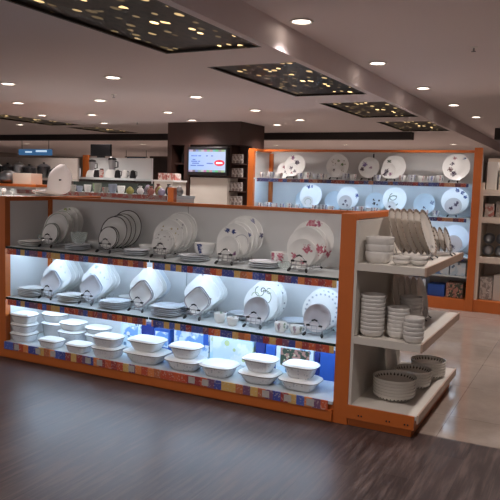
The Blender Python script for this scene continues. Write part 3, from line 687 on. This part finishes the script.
def far_set(x, z, R, m, label, rs=0, ms=None, lab2=None, dx=0):
    t = thing('plate_easel', 'black-footed wire easel under the ' + lab2, 'plate stand', (x, FY + .14, z + .001), group='easels in the far unit')
    bm = bmesh.new()
    for s in (-1, 1): tube(bm, [(s*.06, -.03, .004), (s*.05, 0, .03), (s*.05, .2, .025), (s*.05, .24, .2)], .004, 5)
    tube(bm, [(-.05, .02, .03), (.05, .02, .03)], .004, 5); tube(bm, [(-.05, .235, .18), (.05, .235, .18)], .004, 5)
    finish('wire_frame', bm, M['wire'], t)
    for s in (-1, 1):
        bm = bmesh.new(); tube(bm, [(s*.062, -.035, .006), (s*.055, -.015, .022), (s*.05, .0, .03)], [.008, .013, .008], 7); finish('foot_cap', bm, M['rubber'], t)
    me = cached(('dinner_plate', 'far', label), lambda: plate_bm(R, .024), m)
    stand_plate('display_plate', me, x, FY + .27, z + .035, R, label, 'plate', 'display plates in the far unit', lean=11)
    if rs:
        me = cached(('side_plate', 'far', label), lambda: plate_bm(rs, .015), ms)
        stand_plate('side_plate', me, x + dx, FY + .165, z + .036, rs, 'small ' + lab2.split(',')[0] + ' side plate in front of the larger one, far unit', 'plate', 'small plates in the far unit', lean=11)
DK = (70, 62, 80); RD = (140, 70, 84)
def fp(nm, *bl, **k): return ceramic('far_' + nm, blobs=list(bl), **k)
def far_plain(x, z, R, m, label): # plate leaning on the back panel
    me = cached(('far_plain', label), lambda: plate_bm(R, .022), m)
    stand_plate('display_plate', me, x, 9.64, z + .002, R, label, 'plate', 'display plates in the far unit', lean=12)
far_plain(-4.33, FZ1, .135, fp('a', (-.03, .05, .03, RD), (.02, -.02, .035, DK), (.05, .05, .02, RD)), 'small dark-flowered plate at the left end of the far unit top shelf')
far_set(-4.10, FZ1, .17, fp('b', (-.05, .12, .035, (130, 80, 120)), (.02, .05, .04, DK)), 'rose-edged round plate second from left on the far unit top shelf', .1, fp('bs', (-.02, .03, .03, DK), (.04, -.02, .03, DK), (0, -.05, .02, RD)), 'rose-edged, second from left on far top shelf')
far_set(-3.41, FZ1, .175, fp('c', (-.06, -.02, .035, DK), (.0, .08, .02, GREEN), (.06, .02, .02, GREEN), speck=(.05, .13, 30, (150, 140, 120))), 'green-sprigged round plate left of centre on the far unit top shelf', .09, fp('cs', (-.02, .02, .02, DK)), 'green-sprigged, left of centre on far top shelf')
far_set(-2.93, FZ1, .155, fp('d', (-.07, .05, .036, (110, 84, 150)), (.02, .0, .024, (140, 90, 130)), (-.1, -.02, .03, DK)), 'purple-flowered round plate right of the seam on the far unit top shelf', 0, None, 'purple-flowered plate, far unit top shelf')
far_set(-2.56, FZ1, .17, fp('e', (-.08, .08, .03, (70, 90, 70))), 'tall plain round plate right of the purple-flowered one, far top shelf', .11, fp('es', (-.03, -.0, .035, DK), (.03, -.04, .03, (130, 80, 120)), (-.05, -.05, .03, DK)), 'dark-sprigged, under the tall plain plate', -.05)
far_set(-1.70, FZ1, .185, fp('f', (-.06, .05, .03, DK), (-.08, -.03, .035, (96, 70, 70)), (-.03, -.09, .04, DK), (-.03, .12, .025, RD), (.1, .12, .02, BLUE)), 'dark-leafed round plate at the right end of the far unit top shelf', 0, None, 'dark-leafed plate, far unit top shelf right end')
far_plain(-3.99, FZ2, .15, ceramic('far_glass', (206, 220, 230)), 'pale round plate leaning at left on the far unit lit shelf')
far_set(-3.82, FZ2, .18, fp('g', (-.05, .14, .03, BLUE), (0, .145, .02, (90, 100, 150))), 'bright white blue-edged plate at left on the far unit lit shelf', .09, ceramic('far_ring', swirls=[(0, 0, .05, .006, (200, 206, 190))]), 'blue-edged, left part of the far lit shelf')
far_plain(-3.50, FZ2, .15, fp('h', (.09, -.02, .035, (80, 92, 140)), base=(210, 222, 232)), 'pale round plate with blue flower leaning left of centre, far lit shelf')
far_set(-3.23, FZ2, .17, fp('i', (.13, .04, .03, BLUE)), 'white plate behind a grey one at centre of the far lit shelf', .105, fp('is', (0, .02, .022, DK), (.03, -.04, .02, DK), (-.03, -.03, .015, DK), base=(206, 204, 204)), 'grey-flowered, centre of the far lit shelf')
far_plain(-2.86, FZ2, .15, ceramic('far_strokes', (212, 222, 230), blobs=[(-.03, .04, .02, INK), (-.02, -.01, .025, INK), (.03, -.03, .02, INK), (.05, .03, .015, INK)]), 'pale plate with dark brush strokes right of centre, far lit shelf')
far_set(-2.53, FZ2, .175, ceramic('far_swirl', swirls=[(-.02, -.02, .075, .008, (140, 150, 130)), (-.03, .04, .05, .006, (150, 150, 130))]), 'brightest white plate with grey-green swirl on the far lit shelf', .075, ceramic('far_swirl_s', blobs=[(-.02, .0, .02, DK)]), 'swirl-painted, right of centre on the far lit shelf', -.02)
far_plain(-2.14, FZ2, .155, fp('j', (.11, .03, .03, (110, 120, 150)), (0, -.05, .02, DK), base=(206, 218, 226)), 'pale round plate leaning at right on the far unit lit shelf')
far_set(-1.69, FZ2, .185, fp('k', (.02, .15, .028, BLUE), (.09, .12, .028, BLUE), (.13, .06, .026, BLUE)), 'white blue-flowered plate at the right end of the far lit shelf', .115, fp('ks', (.03, .02, .03, DK), (-.03, -.03, .025, DK), (.05, .05, .02, DK), base=(200, 196, 194)), 'grey-centred, right end of the far lit shelf')
far_set(-1.66, FZ3, .19, M['bluewhite'], 'large plain bluish plate on the far unit shelf above the end cap plates', .12, ceramic('far_grey', (196, 188, 186), blobs=[(0, -.04, .03, DK)]), 'plain bluish, lowest visible plate of the far unit')
farcup = [ceramic('far_cup_a', blobs=[(0, -.045, .012, (130, 124, 140)), (-.03, -.03, .012, (186, 140, 146))]), ceramic('far_cup_b', (226, 230, 236), blobs=[(.01, -.045, .012, (120, 132, 180)), (-.03, -.03, .012, (140, 136, 150))])]
def far_cups(xs, z, where, y=FY + .1):
    for k, x in enumerate(xs):
        cup(x, y + .012 * (k % 2), z + .0005, (.05), .08 + .012 * (k % 3 == 1), farcup[k % 2], f'small patterned cup on the far unit {where}, {words[k]} from left', 'cups in the far unit', rad(20 + 40 * (k % 3)))
far_cups([-4.55, -4.42, -4.27, -3.93, -3.8, -3.68, -3.56, -3.22, -3.1, -2.75], FZ1, 'top shelf, left group')
far_cups([-2.40, -2.27, -2.14, -2.01, -1.88], FZ1, 'top shelf, right group', FY + .14)
far_cups([-4.57, -4.45, -4.33, -4.2, -4.08, -3.96, -3.67, -3.545, -3.42, -3.06, -2.95, -2.84, -2.73], FZ2, 'lit shelf, left group')
far_cups([-2.37, -2.21, -2.05, -1.91], FZ2, 'lit shelf, right group')
for k, (x0, x1, h, m, lab) in enumerate([(-1.95, -1.72, .16, 'blue_card', 'blue-and-white carton low in the far unit beside its right post'), (-1.70, -1.48, .2, 'carton_floral', 'dark carton low in the far unit against its right post'), (-2.25, -1.98, .22, 'carton_pale', 'pale carton low in the far unit left of the blue-and-white one')]):
    carton(x0, x1, FY + .2, h, M[m], lab, z=.15, dp=.25, group='cartons in the far unit')
part('inner_shelf', M['shelf'], (FX0 + .002, FX1 - .002, FY + .02, 9.79, .44, .46), parent=f)
for k, (x0, x1, h, m, lab) in enumerate([(-1.92, -1.68, .14, 'carton_pic', 'printed carton under the lowest plate of the far unit, left one'), (-1.66, -1.46, .17, 'carton_pale', 'pale printed carton under the lowest plate of the far unit, right one')]):
    carton(x0, x1, FY + .2, h, M[m], lab, z=.46, dp=.25, group='cartons in the far unit')

# ------------------------------------------------------------------ beige shelving to the right of the far unit
M['beige'] = mat('beige_laminate', (214, 198, 182), .5, var=.05, scale=3)
s_ = thing('beige_shelf_unit', 'beige open shelving with an orange base at the right edge', 'shelf', (0, 0, 0))
bx0, bx1 = FX1 + .1, .7
part('base', M['orange'], (bx0, bx1, FY + .02, 9.84, 0, .16), parent=s_, bevel=.004)
part('back_panel', M['beige'], (bx0, bx1, 9.8, 9.84, .16, 2.06), parent=s_)
part('side_panel', M['beige'], (bx0, bx0 + .04, FY + .04, 9.8, .16, 1.72), parent=s_)
part('side_panel', M['beige'], (bx1 - .04, bx1, FY + .04, 9.8, .16, 1.72), parent=s_)
for z in (.66, 1.19, 1.55):
    part('shelf', M['beige'], (bx0 + .04, bx1 - .04, FY + .04, 9.8, z, z + .08), parent=s_)
def wboxes(z, spec, where, mats, y=FY + .12, dp=.26):
    for k, (x, w, h) in enumerate(spec):
        carton(x, x + w, y + dp/2, h, M[mats[k % len(mats)]], f'{where}, {words[k]} from the orange post', z=z, dp=dp, group=where)
M['redwhite'] = carton_mat('red_white_box', (214, 200, 192), (190, 120, 112), (232, 226, 220), 14)
M['greybox'] = carton_mat('grey_pattern_box', (196, 186, 176), (150, 140, 134), (214, 208, 200), 22)
wboxes(1.63, [(-1.27, .13, .36), (-1.12, .1, .28), (-1.0, .12, .2), (-.85, .16, .24), (-.6, .2, .3)], 'tall pale box on the beige shelving upper level', ['cream', 'greybox', 'paperwhite'])
wboxes(1.27, [(-1.27, .12, .17), (-1.13, .13, .2), (-.98, .14, .16), (-.8, .16, .18), (-.5, .2, .2)], 'red-and-white box on the beige shelving', ['redwhite', 'greybox', 'redwhite'])
wboxes(.16, [(-1.27, .16, .3), (-1.1, .15, .34), (-.93, .2, .3), (-.6, .25, .32)], 'grey patterned box at the bottom of the beige shelving', ['greybox', 'cream'])
me = cached(('steel_bowl',), lambda: bowl_bm(.075, .06, 2., .5), M['steel'])
for k in range(8):
    x = -1.2 + .16 * (k % 4); z = .742 + (.155 if k >= 4 else 0)
    o = stand_plate('steel_bowl', me, x, FY + .2 + .05 * (k >= 4), z + (.0), .075, f'round steel bowl on the beige shelving, {words[k % 4]} from the post in the {"upper" if k >= 4 else "lower"} row', 'bowl', 'steel bowls on the beige shelving', lean=12)

# ------------------------------------------------------------------ dark column with a screen
cx0, cx1, cy = -7.165, -5.62, 10.55
c = thing('dark_column', 'dark brown clad column with niches reaching the ceiling', 'column', (0, 0, 0))
part('fascia', M['brownwood'], (cx0, cx1, cy, cy + .95, 2.29, ZS - .001), parent=c)
part('upright', M['brownwood'], (cx0, cx0 + .1, cy, cy + .95, 0, 2.289), parent=c)
part('upright', M['brownwood'], (-6.79, -6.67, cy, cy + .95, 0, 2.289), parent=c)
part('screen_board', M['brownwood'], (-6.67, -5.84, cy + .06, cy + .4, 1.7, 2.289), parent=c)
part('lower_board', M['cream'], (-6.66, -5.87, cy + .02, cy + .4, 0, 1.699), parent=c)
part('rear_board', M['wallfar'], (cx0 + .1, -6.79, cy + .85, cy + .93, 0, 2.289), parent=c)
part('side_board', M['brownwood'], (cx1 - .06, cx1, cy + .45, cy + .95, 0, 2.289), parent=c)
part('niche_shelf', M['brownwood'], (cx0 + .1, -6.79, cy + .1, cy + .5, 1.93, 1.96), parent=c)
part('niche_back', M['brownwood'], (-5.869, cx1 - .06, cy + .4, cy + .45, 0, 2.289), parent=c)
for z in (1.2, 1.45, 1.7, 1.95):
    part('niche_shelf', M['brownwood'], (-5.869, cx1 - .06, cy + .08, cy + .4, z, z + .02), parent=c)
# the screen
def screen_mat():
    m, nt, b = new_mat('screen_picture'); T = NT(nt)
    tc = T.n('ShaderNodeTexCoord'); s = T.n('ShaderNodeSeparateXYZ'); nt.links.new(tc.outputs['Object'], s.inputs[0])
    X, Z = s.outputs[0], s.outputs[2]
    bg = T.mix(smooth_step(T, X, -.4, .4), lin((176, 206, 255)), lin((206, 222, 255)))
    q = T.m('FLOOR', T.m('DIVIDE', X, .06)); wn = T.n('ShaderNodeTexWhiteNoise', noise_dimensions='1D'); T.put(wn.inputs['W'], T.m('ADD', q, 17.5))
    hs = T.n('ShaderNodeMix', data_type='RGBA'); hs.inputs[0].default_value = .55
    nt.links.new(wn.outputs['Color'], hs.inputs[6]); hs.inputs[7].default_value = lin((150, 150, 165))
    band = T.m('GREATER_THAN', T.m('ABSOLUTE', T.m('SUBTRACT', Z, .2)), .165)
    col = T.mix(band, bg, hs.outputs[2])
    b.inputs['Base Color'].default_value = (.02, .02, .02, 1); b.inputs['Roughness'].default_value = .2
    T.put(b.inputs['Emission Color'], col); b.inputs['Emission Strength'].default_value = .95
    return m
tv = thing('wall_screen', 'lit blue advertising screen with a red oval mark on the dark column', 'screen', (-6.272, cy - .02, 1.778))
finish('bezel', boxes((-.42, .42, -.03, .08, -.04, .47)), M['dark'], tv, smooth=False, bevel=.006)
scr = finish('display', boxes((-.385, .385, -.034, -.0301, .0, .4)), screen_mat(), tv, (0, 0, .02), smooth=False)
M['scr_red'] = emit('screen_red', (196, 44, 62), .75); M['scr_ink'] = emit('screen_ink', (72, 96, 168), .6); M['scr_white'] = emit('screen_white', (245, 245, 255), 1.)
bm = bmesh.new(); loft(bm, [(0, -.0015), (1, -.0015), (1, .0015), (0, .0015)], 2, 28, .105, .055)
ov = finish('oval_mark', bm, M['scr_red'], scr, (.265, -.0365, .165), (pi/2, 0, 0))
finish('mark_lettering', boxes(*[(.2 + .027*k, .221 + .027*k, -.0405, -.0385, .15, .181 if k % 2 else .176) for k in range(5)]), M['scr_white'], scr, smooth=False)
for z, xs in ((.29, [(-.33, -.2), (-.18, -.12), (-.02, .02), (.09, .13)]), (.22, [(-.3, -.24)]), (.19, [(-.33, -.2), (-.18, -.14)]), (.155, [(-.31, -.16), (.0, .13)]), (.115, [(-.34, -.22), (-.2, -.06)])):
    for (a, b_) in xs: finish('text_line', boxes((a, b_, -.0375, -.0345, z - .009, z + .009)), M['scr_ink'], scr, smooth=False)
# packs on the column shelves
M['pack'] = carton_mat('grey_pack', (196, 188, 184), (140, 128, 124), (222, 218, 214), 24)
for i, z in enumerate((1.22, 1.47, 1.72, 1.97)):
    for k in range(3):
        o = finish('packet', boxes((-.035, .035, -.04, .04, 0, .16)), M['pack'], None, (-5.83 + .075*k, cy + .15, z), smooth=False, bevel=.008)
        tag(o, f'grey speckled packet right of the screen, {words[k]} from left on the {["lowest", "second", "third", "top"][i]} niche shelf', 'packet', 'packets beside the screen')
bm = bmesh.new(); loft(bm, [(0, 0), (.04, 0), (.042, .02), (.042, .14), (.02, .19), (.016, .25), (0, .25)], 2, 16)
single('dark_bottle', bm, M['dark'], (-6.94, cy + .2, 1.96), 'dark bottle in the niche left of the screen', 'bottle')
cnt = thing('white_counter', 'plain white counter at the foot of the dark column', 'counter', (0, 0, 0))
part('body', M['cream'], (-7.1, -6.7, cy - .5, cy - .06, 0, 1.6), parent=cnt); part('top', M['paperwhite'], (-7.12, -6.68, cy - .52, cy - .06, 1.601, 1.63), parent=cnt)
carton(-7.09, -6.91, cy - .3, .12, M['redwhite'], 'red-and-white box on the white counter, left one', z=1.63, dp=.2, group='boxes on the white counter')
carton(-6.90, -6.72, cy - .3, .12, M['redwhite'], 'red-and-white box on the white counter, right one', z=1.63, dp=.2, group='boxes on the white counter')

# ------------------------------------------------------------------ low display behind the gondola: mugs and ornaments
b_ = thing('mug_display_unit', 'low display with orange ends and mugs on top, behind the gondola', 'display shelf', (0, 0, 0))
part('body', M['panel'], (-7.2, -4.66, 6.92, 7.5, 0, 1.385), parent=b_)
part('top', M['shelf'], (-7.2, -4.66, 6.9, 7.52, 1.386, 1.426), parent=b_)
part('price_strip', M['strip_old'], (-7.2, -4.68, 6.885, 6.899, 1.375, 1.43), parent=b_)
part('end_post', M['orange'], (-4.66, -4.57, 6.88, 6.95, 0, 1.53), parent=b_, bevel=.004)
mugm = [ceramic('mug_leaf', (150, 152, 142), blobs=[(0, -.05, .02, GREEN)]), ceramic('mug_red', (165, 160, 152), blobs=[(.01, -.05, .018, (150, 60, 60)), (-.02, -.04, .015, DK)]), ceramic('mug_blue', (134, 142, 158)), M['white']]
for k, (x, h, r, lab) in enumerate([(-6.3, .09, .05, 'dark-printed'), (-6.18, .08, .045, 'small pale'), (-6.04, .1, .05, 'green-leaf'), (-5.88, .12, .058, 'large cream'), (-5.74, .075, .045, 'low grey'), (-5.62, .12, .058, 'red-printed'), (-5.48, .1, .052, 'pale blue')]):
    cup(x, 7.02, 1.4265, r, h, mugm[(k + 1) % 4], f'{lab} mug on the low display behind the gondola', 'mugs behind the gondola', rad(-20), 'mug')
pot = [mat('orn_yellow', (122, 116, 52), .4), mat('orn_red', (120, 66, 58), .4), mat('orn_grey', (100, 96, 96), .4), mat('orn_white', (176, 170, 168), .4), mat('orn_lilac', (120, 108, 128), .4), M['dark']]
on = ['yellow', 'red', 'grey', 'white', 'lilac', 'black']
orn_me = [cached(('ornament', i), lambda i=i: loft(bmesh.new(), [(0, 0), (.03, 0), (.034, .01), (.048, .045), (.04, .085), (.018, .11), (.026, .135), (.022, .138), (0, .12)] if i % 2 else [(0, 0), (.032, 0), (.05, .03), (.052, .06), (.03, .1), (.012, .12), (0, .122)], 2, 20), pot[i]) for i in range(6)]
used = {}
for k in range(13):
    x = -5.36 + .055 * k; i = (k * 5 + (k // 6)) % 6; y = 7.05 + .12 * (k % 3)
    o = link('ornament_jar', orn_me[i], None, (x, y, 1.4265), (0, 0, k)); o.scale = (1, 1, .8 + .25 * ((k * 7) % 3) / 2)
    tag(o, f'{on[i]} ornamental jar on the low display behind the gondola, {words[k]} of thirteen from left', 'ornament', 'ornaments behind the gondola')
part('rear_board', mat('dark_green_board', (52, 60, 54), .5, var=.3, scale=14), (-6.7, -5.3, 7.48, 7.5, 1.427, 1.565), parent=b_)
# counter with the white shell
ct = thing('beige_counter', 'beige counter with an orange edge behind the left part of the gondola', 'counter', (0, 0, 0))
part('body', M['cream'], (-8.6, -5.5, 5.95, 6.5, 0, 1.335), parent=ct); part('top', M['cream'], (-8.62, -5.48, 5.93, 6.52, 1.335, 1.36), parent=ct); part('edge', M['orange'], (-8.62, -5.48, 5.915, 5.9299, 1.325, 1.362), parent=ct)
def shell_bm():
    """moulded seat shell: rounded back that curves forward into a seat pan"""
    bm = bmesh.new(); rows = []; N, K = 16, 12
    for i in range(N + 1):
        t = i / N
        if t < .4: yy, zz = -.19 + .36 * t / .4, .015 + .02 * (t / .4) ** 2
        else:
            u = (t - .4) / .6; yy, zz = .17 + .06 * u, .035 + .335 * u ** 1.15
        w = .165 * (1 - max(0, (t - .72) / .28) ** 2.4 * .86) * (1 - max(0, (.12 - t) / .12) ** 2 * .5)
        rows.append([bm.verts.new((w * (2 * j / K - 1), yy - .05 * (abs(2 * j / K - 1)) ** 2 * (1 if t > .4 else .3), zz + .05 * abs(2 * j / K - 1) ** 2 * (1 if t < .5 else .2))) for j in range(K + 1)])
    for A, B in zip(rows, rows[1:]):
        for j in range(K): bm.faces.new((A[j], A[j+1], B[j+1], B[j]))
    return bm
M['shell'] = mat('white_moulded_plastic', (228, 220, 218), .4, var=.02)
sh = thing('moulded_shell', 'large white moulded shell, rounded and upright, on the beige counter', 'shell', (-5.93, 6.22, 1.362), rz=rad(-97)); sh.scale = (1.12, 1.12, 1.1)
so = finish('shell', shell_bm(), M['shell'], sh); sm_ = so.modifiers.new('solid', 'SOLIDIFY'); sm_.thickness = .012; so.modifiers.new('sub', 'SUBSURF').render_levels = 1
bm = bmesh.new(); tube(bm, [(.05, .2, .2), (.05, .222, .2)], .008, 8); finish('hole', bm, M['dark'], sh)
spk = M['clear']
for k in range(4):
    single('glass_ornament', loft(bmesh.new(), [(0, 0), (.025, 0), (.01, .03), (.035, .06), (.03, .09), (0, .1)], 2, 14), M['clear'] if k % 2 else M['white'], (-6.75 + .1*k, 6.05 + .05*(k % 2), 1.3605), f'small sparkling glass ornament on the beige counter, {words[k]} from left', 'ornament', 'glass ornaments on the beige counter')

# ------------------------------------------------------------------ appliance shelving further back on the left
a_ = thing('appliance_shelf', 'orange-posted white shelf unit of kitchen appliances at left back', 'display shelf', (0, 0, 0))
part('end_post', M['orange'], (-9.12, -8.97, 10.45, 10.5, 0, 2.08), parent=a_)
part('back_panel', M['panel'], (-8.96, -7.45, 10.46, 10.5, 0, 2.03), parent=a_)
part('shelf', M['shelf'], (-8.96, -7.45, 9.92, 10.46, 1.6, 1.64), parent=a_)
part('body', M['bulk'], (-8.96, -7.45, 9.95, 10.45, 0, 1.5999), parent=a_)
M['silver'] = mat('silver_plastic', (170, 168, 170), .3, metal=.2, var=.05)
def mixer(x, y, z, label, s=1., m=None):
    t = thing('mixer_grinder', label, 'mixer', (x, y, z + .001), group='mixers on the appliance shelf')
    finish('motor_base', loft(bmesh.new(), [(0, 0), (.1*s, 0), (.105*s, .02*s), (.085*s, .1*s), (.06*s, .13*s), (0, .13*s)], 3, 24), m or M['paperwhite'], t)
    finish('jar', loft(bmesh.new(), [(.0, .131*s), (.05*s, .131*s), (.065*s, .28*s), (0, .28*s)], 2, 20), M['silver'], t)
    finish('lid', loft(bmesh.new(), [(.0, .281*s), (.066*s, .281*s), (.06*s, .31*s), (.02*s, .33*s), (0, .33*s)], 2, 20), M['dark'], t)
    bm = bmesh.new(); tube(bm, [(.06*s, 0, .26*s), (.11*s, 0, .25*s), (.11*s, 0, .17*s), (.055*s, 0, .16*s)], .01*s); finish('handle', bm, M['dark'], t)
mixer(-8.62, 10.15, 1.64, 'white mixer grinder on the appliance shelf, left of the two tallest', 1.05)
mixer(-8.14, 10.15, 1.64, 'white mixer grinder on the appliance shelf, right of the two tallest', 1.2)
for k, (x, m) in enumerate([(-8.43, 'dark'), (-7.93, 'dark'), (-7.76, 'paperwhite'), (-7.58, 'dark')]):
    t = thing('electric_kettle', f'small {["black", "black", "white", "black"][k]} kettle on the appliance shelf, {words[k]} from left', 'kettle', (x, 10.05, 1.641), group='kettles on the appliance shelf')
    finish('body', loft(bmesh.new(), [(0, 0), (.055, 0), (.06, .03), (.045, .13), (.02, .15), (0, .152)], 2, 20), M[m], t)
    bm = bmesh.new(); tube(bm, [(.045, 0, .13), (.09, 0, .12), (.09, 0, .05), (.055, 0, .03)], .008); finish('handle', bm, M['dark'], t)
tvb = thing('black_monitor', 'black flat monitor standing above the appliance shelf unit', 'monitor', (-8.68, 10.48, 2.031))
finish('panel', boxes((-.25, .25, -.03, .02, .03, .26)), M['dark'], tvb, smooth=False, bevel=.008); finish('foot', boxes((-.09, .09, -.018, .016, 0, .029)), M['dark'], tvb, smooth=False)
for k, (x, h, r, m, nm) in enumerate([(-8.86, .2, .05, 'silver', 'silver'), (-8.285, .17, .042, 'redwhite', 'red-and-white')]):
    t = thing('storage_jar', f'{nm} storage jar between the mixers on the appliance shelf', 'jar', (x, 10.02, 1.641))
    finish('body', loft(bmesh.new(), [(0, 0), (r*.9, 0), (r, .02), (r, h*.8), (r*.8, h*.86), (0, h*.86)], 2, 20), M[m], t)
    finish('lid', loft(bmesh.new(), [(0, h*.861), (r*.85, h*.861), (r*.85, h*.97), (r*.3, h), (0, h)], 2, 20), M['dark'], t)
# left background table with dark goods
tb = thing('dark_goods_table', 'pale table unit with dark cookware at the left edge of the photo', 'table', (0, 0, 0))
part('top', M['cream'], (-11.6, -8.5, 8.9, 9.6, 1.56, 1.6), parent=tb); part('body', M['bulk'], (-11.5, -8.6, 8.95, 9.55, 0, 1.559), parent=tb); part('back_board', M['wallfar'], (-11.6, -8.5, 9.6, 9.64, 0, 1.98), parent=tb)
wok = loft
for k, (x, r, h, m) in enumerate([(-10.95, .1, .2, 'paperwhite'), (-10.72, .1, .22, 'redwhite'), (-10.5, .1, .16, 'greybox'), (-10.15, .11, .28, 'dark'), (-9.85, .12, .26, 'dark'), (-9.55, .1, .3, 'steel'), (-9.3, .13, .24, 'dark'), (-8.94, .12, .28, 'dark'), (-8.68, .1, .2, 'dark')]):
    t = thing('stock_pot', f'{["white", "reddish", "grey", "black", "wide black", "steel", "widest black", "tall black", "small black"][k]} lidded pot on the pale table at far left, {words[k]} from left', 'pot', (x, 9.2, 1.601), group='pots on the far left table')
    finish('body', loft(bmesh.new(), [(0, 0), (r*.9, 0), (r, .02), (r, h*.7), (0, h*.7)], 2, 24), M[m], t)
    finish('lid', loft(bmesh.new(), [(0, h*.7+.001), (r*1.04, h*.7+.001), (r*1.02, h*.74), (r*.5, h*.88), (r*.14, h*.9), (r*.2, h), (0, h)], 2, 24), M[m], t)
carton(-8.32, -7.93, 8.0, .17, M['beige'], 'plain beige carton on the orange-edged plinth at left', z=1.49, dp=.25, group=None)
pl = thing('orange_plinth', 'white plinth with an orange top under the plain beige carton', 'plinth', (0, 0, 0))
part('body', M['panel'], (-9.1, -7.75, 7.8, 8.3, 0, 1.45), parent=pl); part('top', M['orange'], (-9.12, -7.73, 7.78, 8.32, 1.4505, 1.49), parent=pl)
t = thing('round_pan', 'large dark round pan standing on the plinth at the left edge', 'pan', (-8.55, 8.0, 1.491))
finish('body', loft(bmesh.new(), [(0, 0), (.1, 0), (.16, .05), (.17, .1), (.15, .16), (.06, .21), (0, .21)], 2, 28), M['steel'], t)
bm = bmesh.new(); tube(bm, [(-.03, 0, .205), (-.02, 0, .235), (.02, 0, .235), (.03, 0, .205)], .008); finish('lid_knob', bm, M['dark'], t)
# glowing blue sign and far features
bs = thing('blue_sign', 'glowing blue and white hanging sign at far left', 'sign', (-13.95, 14, 2.22))
M['blue_glow'] = emit('blue_glow', (70, 120, 170), .5); M['pale_glow'] = emit('pale_glow', (200, 225, 245), .9)
finish('panel', boxes((-.62, .62, 0, .05, 0, .17)), M['blue_glow'], bs, smooth=False, bevel=.02)
finish('lettering_band', boxes((-.35, -.1, -.008, -.0001, .07, .11), (.05, .45, -.008, -.0001, .09, .14)), M['pale_glow'], bs, smooth=False)
for s in (-.5, .5):
    bm = bmesh.new(); tube(bm, [(s, .025, .165), (s, .025, .48)], .008); finish('hanger', bm, M['dark'], bs)
M['bluecloth'] = mat('blue_cloth', (52, 84, 116), .8, var=.2, scale=5)
cu = thing('blue_curtain', 'dark blue hanging curtain in the far background', 'curtain', (-14.95, 20, 0))
bm = bmesh.new(); vs = []
for i in range(41):
    x = -.42 + .84 * i / 40; y = .04 * sin(i * 1.5)
    vs.append((bm.verts.new((x, y, .8)), bm.verts.new((x, y, 2.45))))
for A, B in zip(vs, vs[1:]): bm.faces.new((A[0], B[0], B[1], A[1]))
k_ = finish('fabric', bm, M['bluecloth'], cu); k_.modifiers.new('s', 'SOLIDIFY').thickness = .01
bm = bmesh.new(); tube(bm, [(-.5, 0, 2.46), (.5, 0, 2.46)], .018); finish('rail', bm, M['dark'], cu)
bm = bmesh.new(); [tube(bm, [(s, 0, 2.45), (s, 0, ZS)], .01) for s in (-.45, .45)]; finish('hanger', bm, M['dark'], cu)
dsp = thing('brown_display_wall', 'dark brown freestanding display board in the far background', 'display board', (-13.9, 20, 0))
finish('board', boxes((-.45, .45, 0, .08, 0, 2.5)), M['brownwood'], dsp, smooth=False)
finish('dark_picture', boxes((-.4, .4, -.012, -.0001, 1.85, 2.45)), M['bulk'], dsp, smooth=False)
# ceiling bits
for k, (x, y) in enumerate([(-5.6, 7.0), (-7.73, 10.36), (-1.085, 6.58)]):
    z = ZS if x < XF else ZU
    t = thing('sprinkler_head', ['small sprinkler on the lower ceiling between downlights', 'small sprinkler head farther back on the lower ceiling', 'small dark sprinkler on the raised right ceiling'][k], 'sprinkler', (x, y, z))
    finish('rose', loft(bmesh.new(), [(0, 0), (.035, 0), (.03, -.008), (0, -.008)], 2, 18), M['lampring'], t)
    bm = bmesh.new(); tube(bm, [(0, 0, -.008), (0, 0, -.04)], .008); tube(bm, [(-.02, 0, -.04), (.02, 0, -.04)], .005); finish('nozzle', bm, M['steel'], t)

# ------------------------------------------------------------------ world and colour management
w = bpy.data.worlds.new('world'); SC.world = w; w.use_nodes = True
w.node_tree.nodes['Background'].inputs[0].default_value = (1, .93, .92, 1); w.node_tree.nodes['Background'].inputs[1].default_value = .5
SC.view_settings.view_transform = 'Standard'; SC.view_settings.look = 'None'; SC.view_settings.gamma = 1; SC.view_settings.use_curve_mapping = False
SC.view_settings.exposure = 0
SC.cycles.use_denoising = True; SC.cycles.max_bounces = 7; SC.cycles.sample_clamp_indirect = 6
print('objects', len(bpy.data.objects), 'things', len(LABELS))
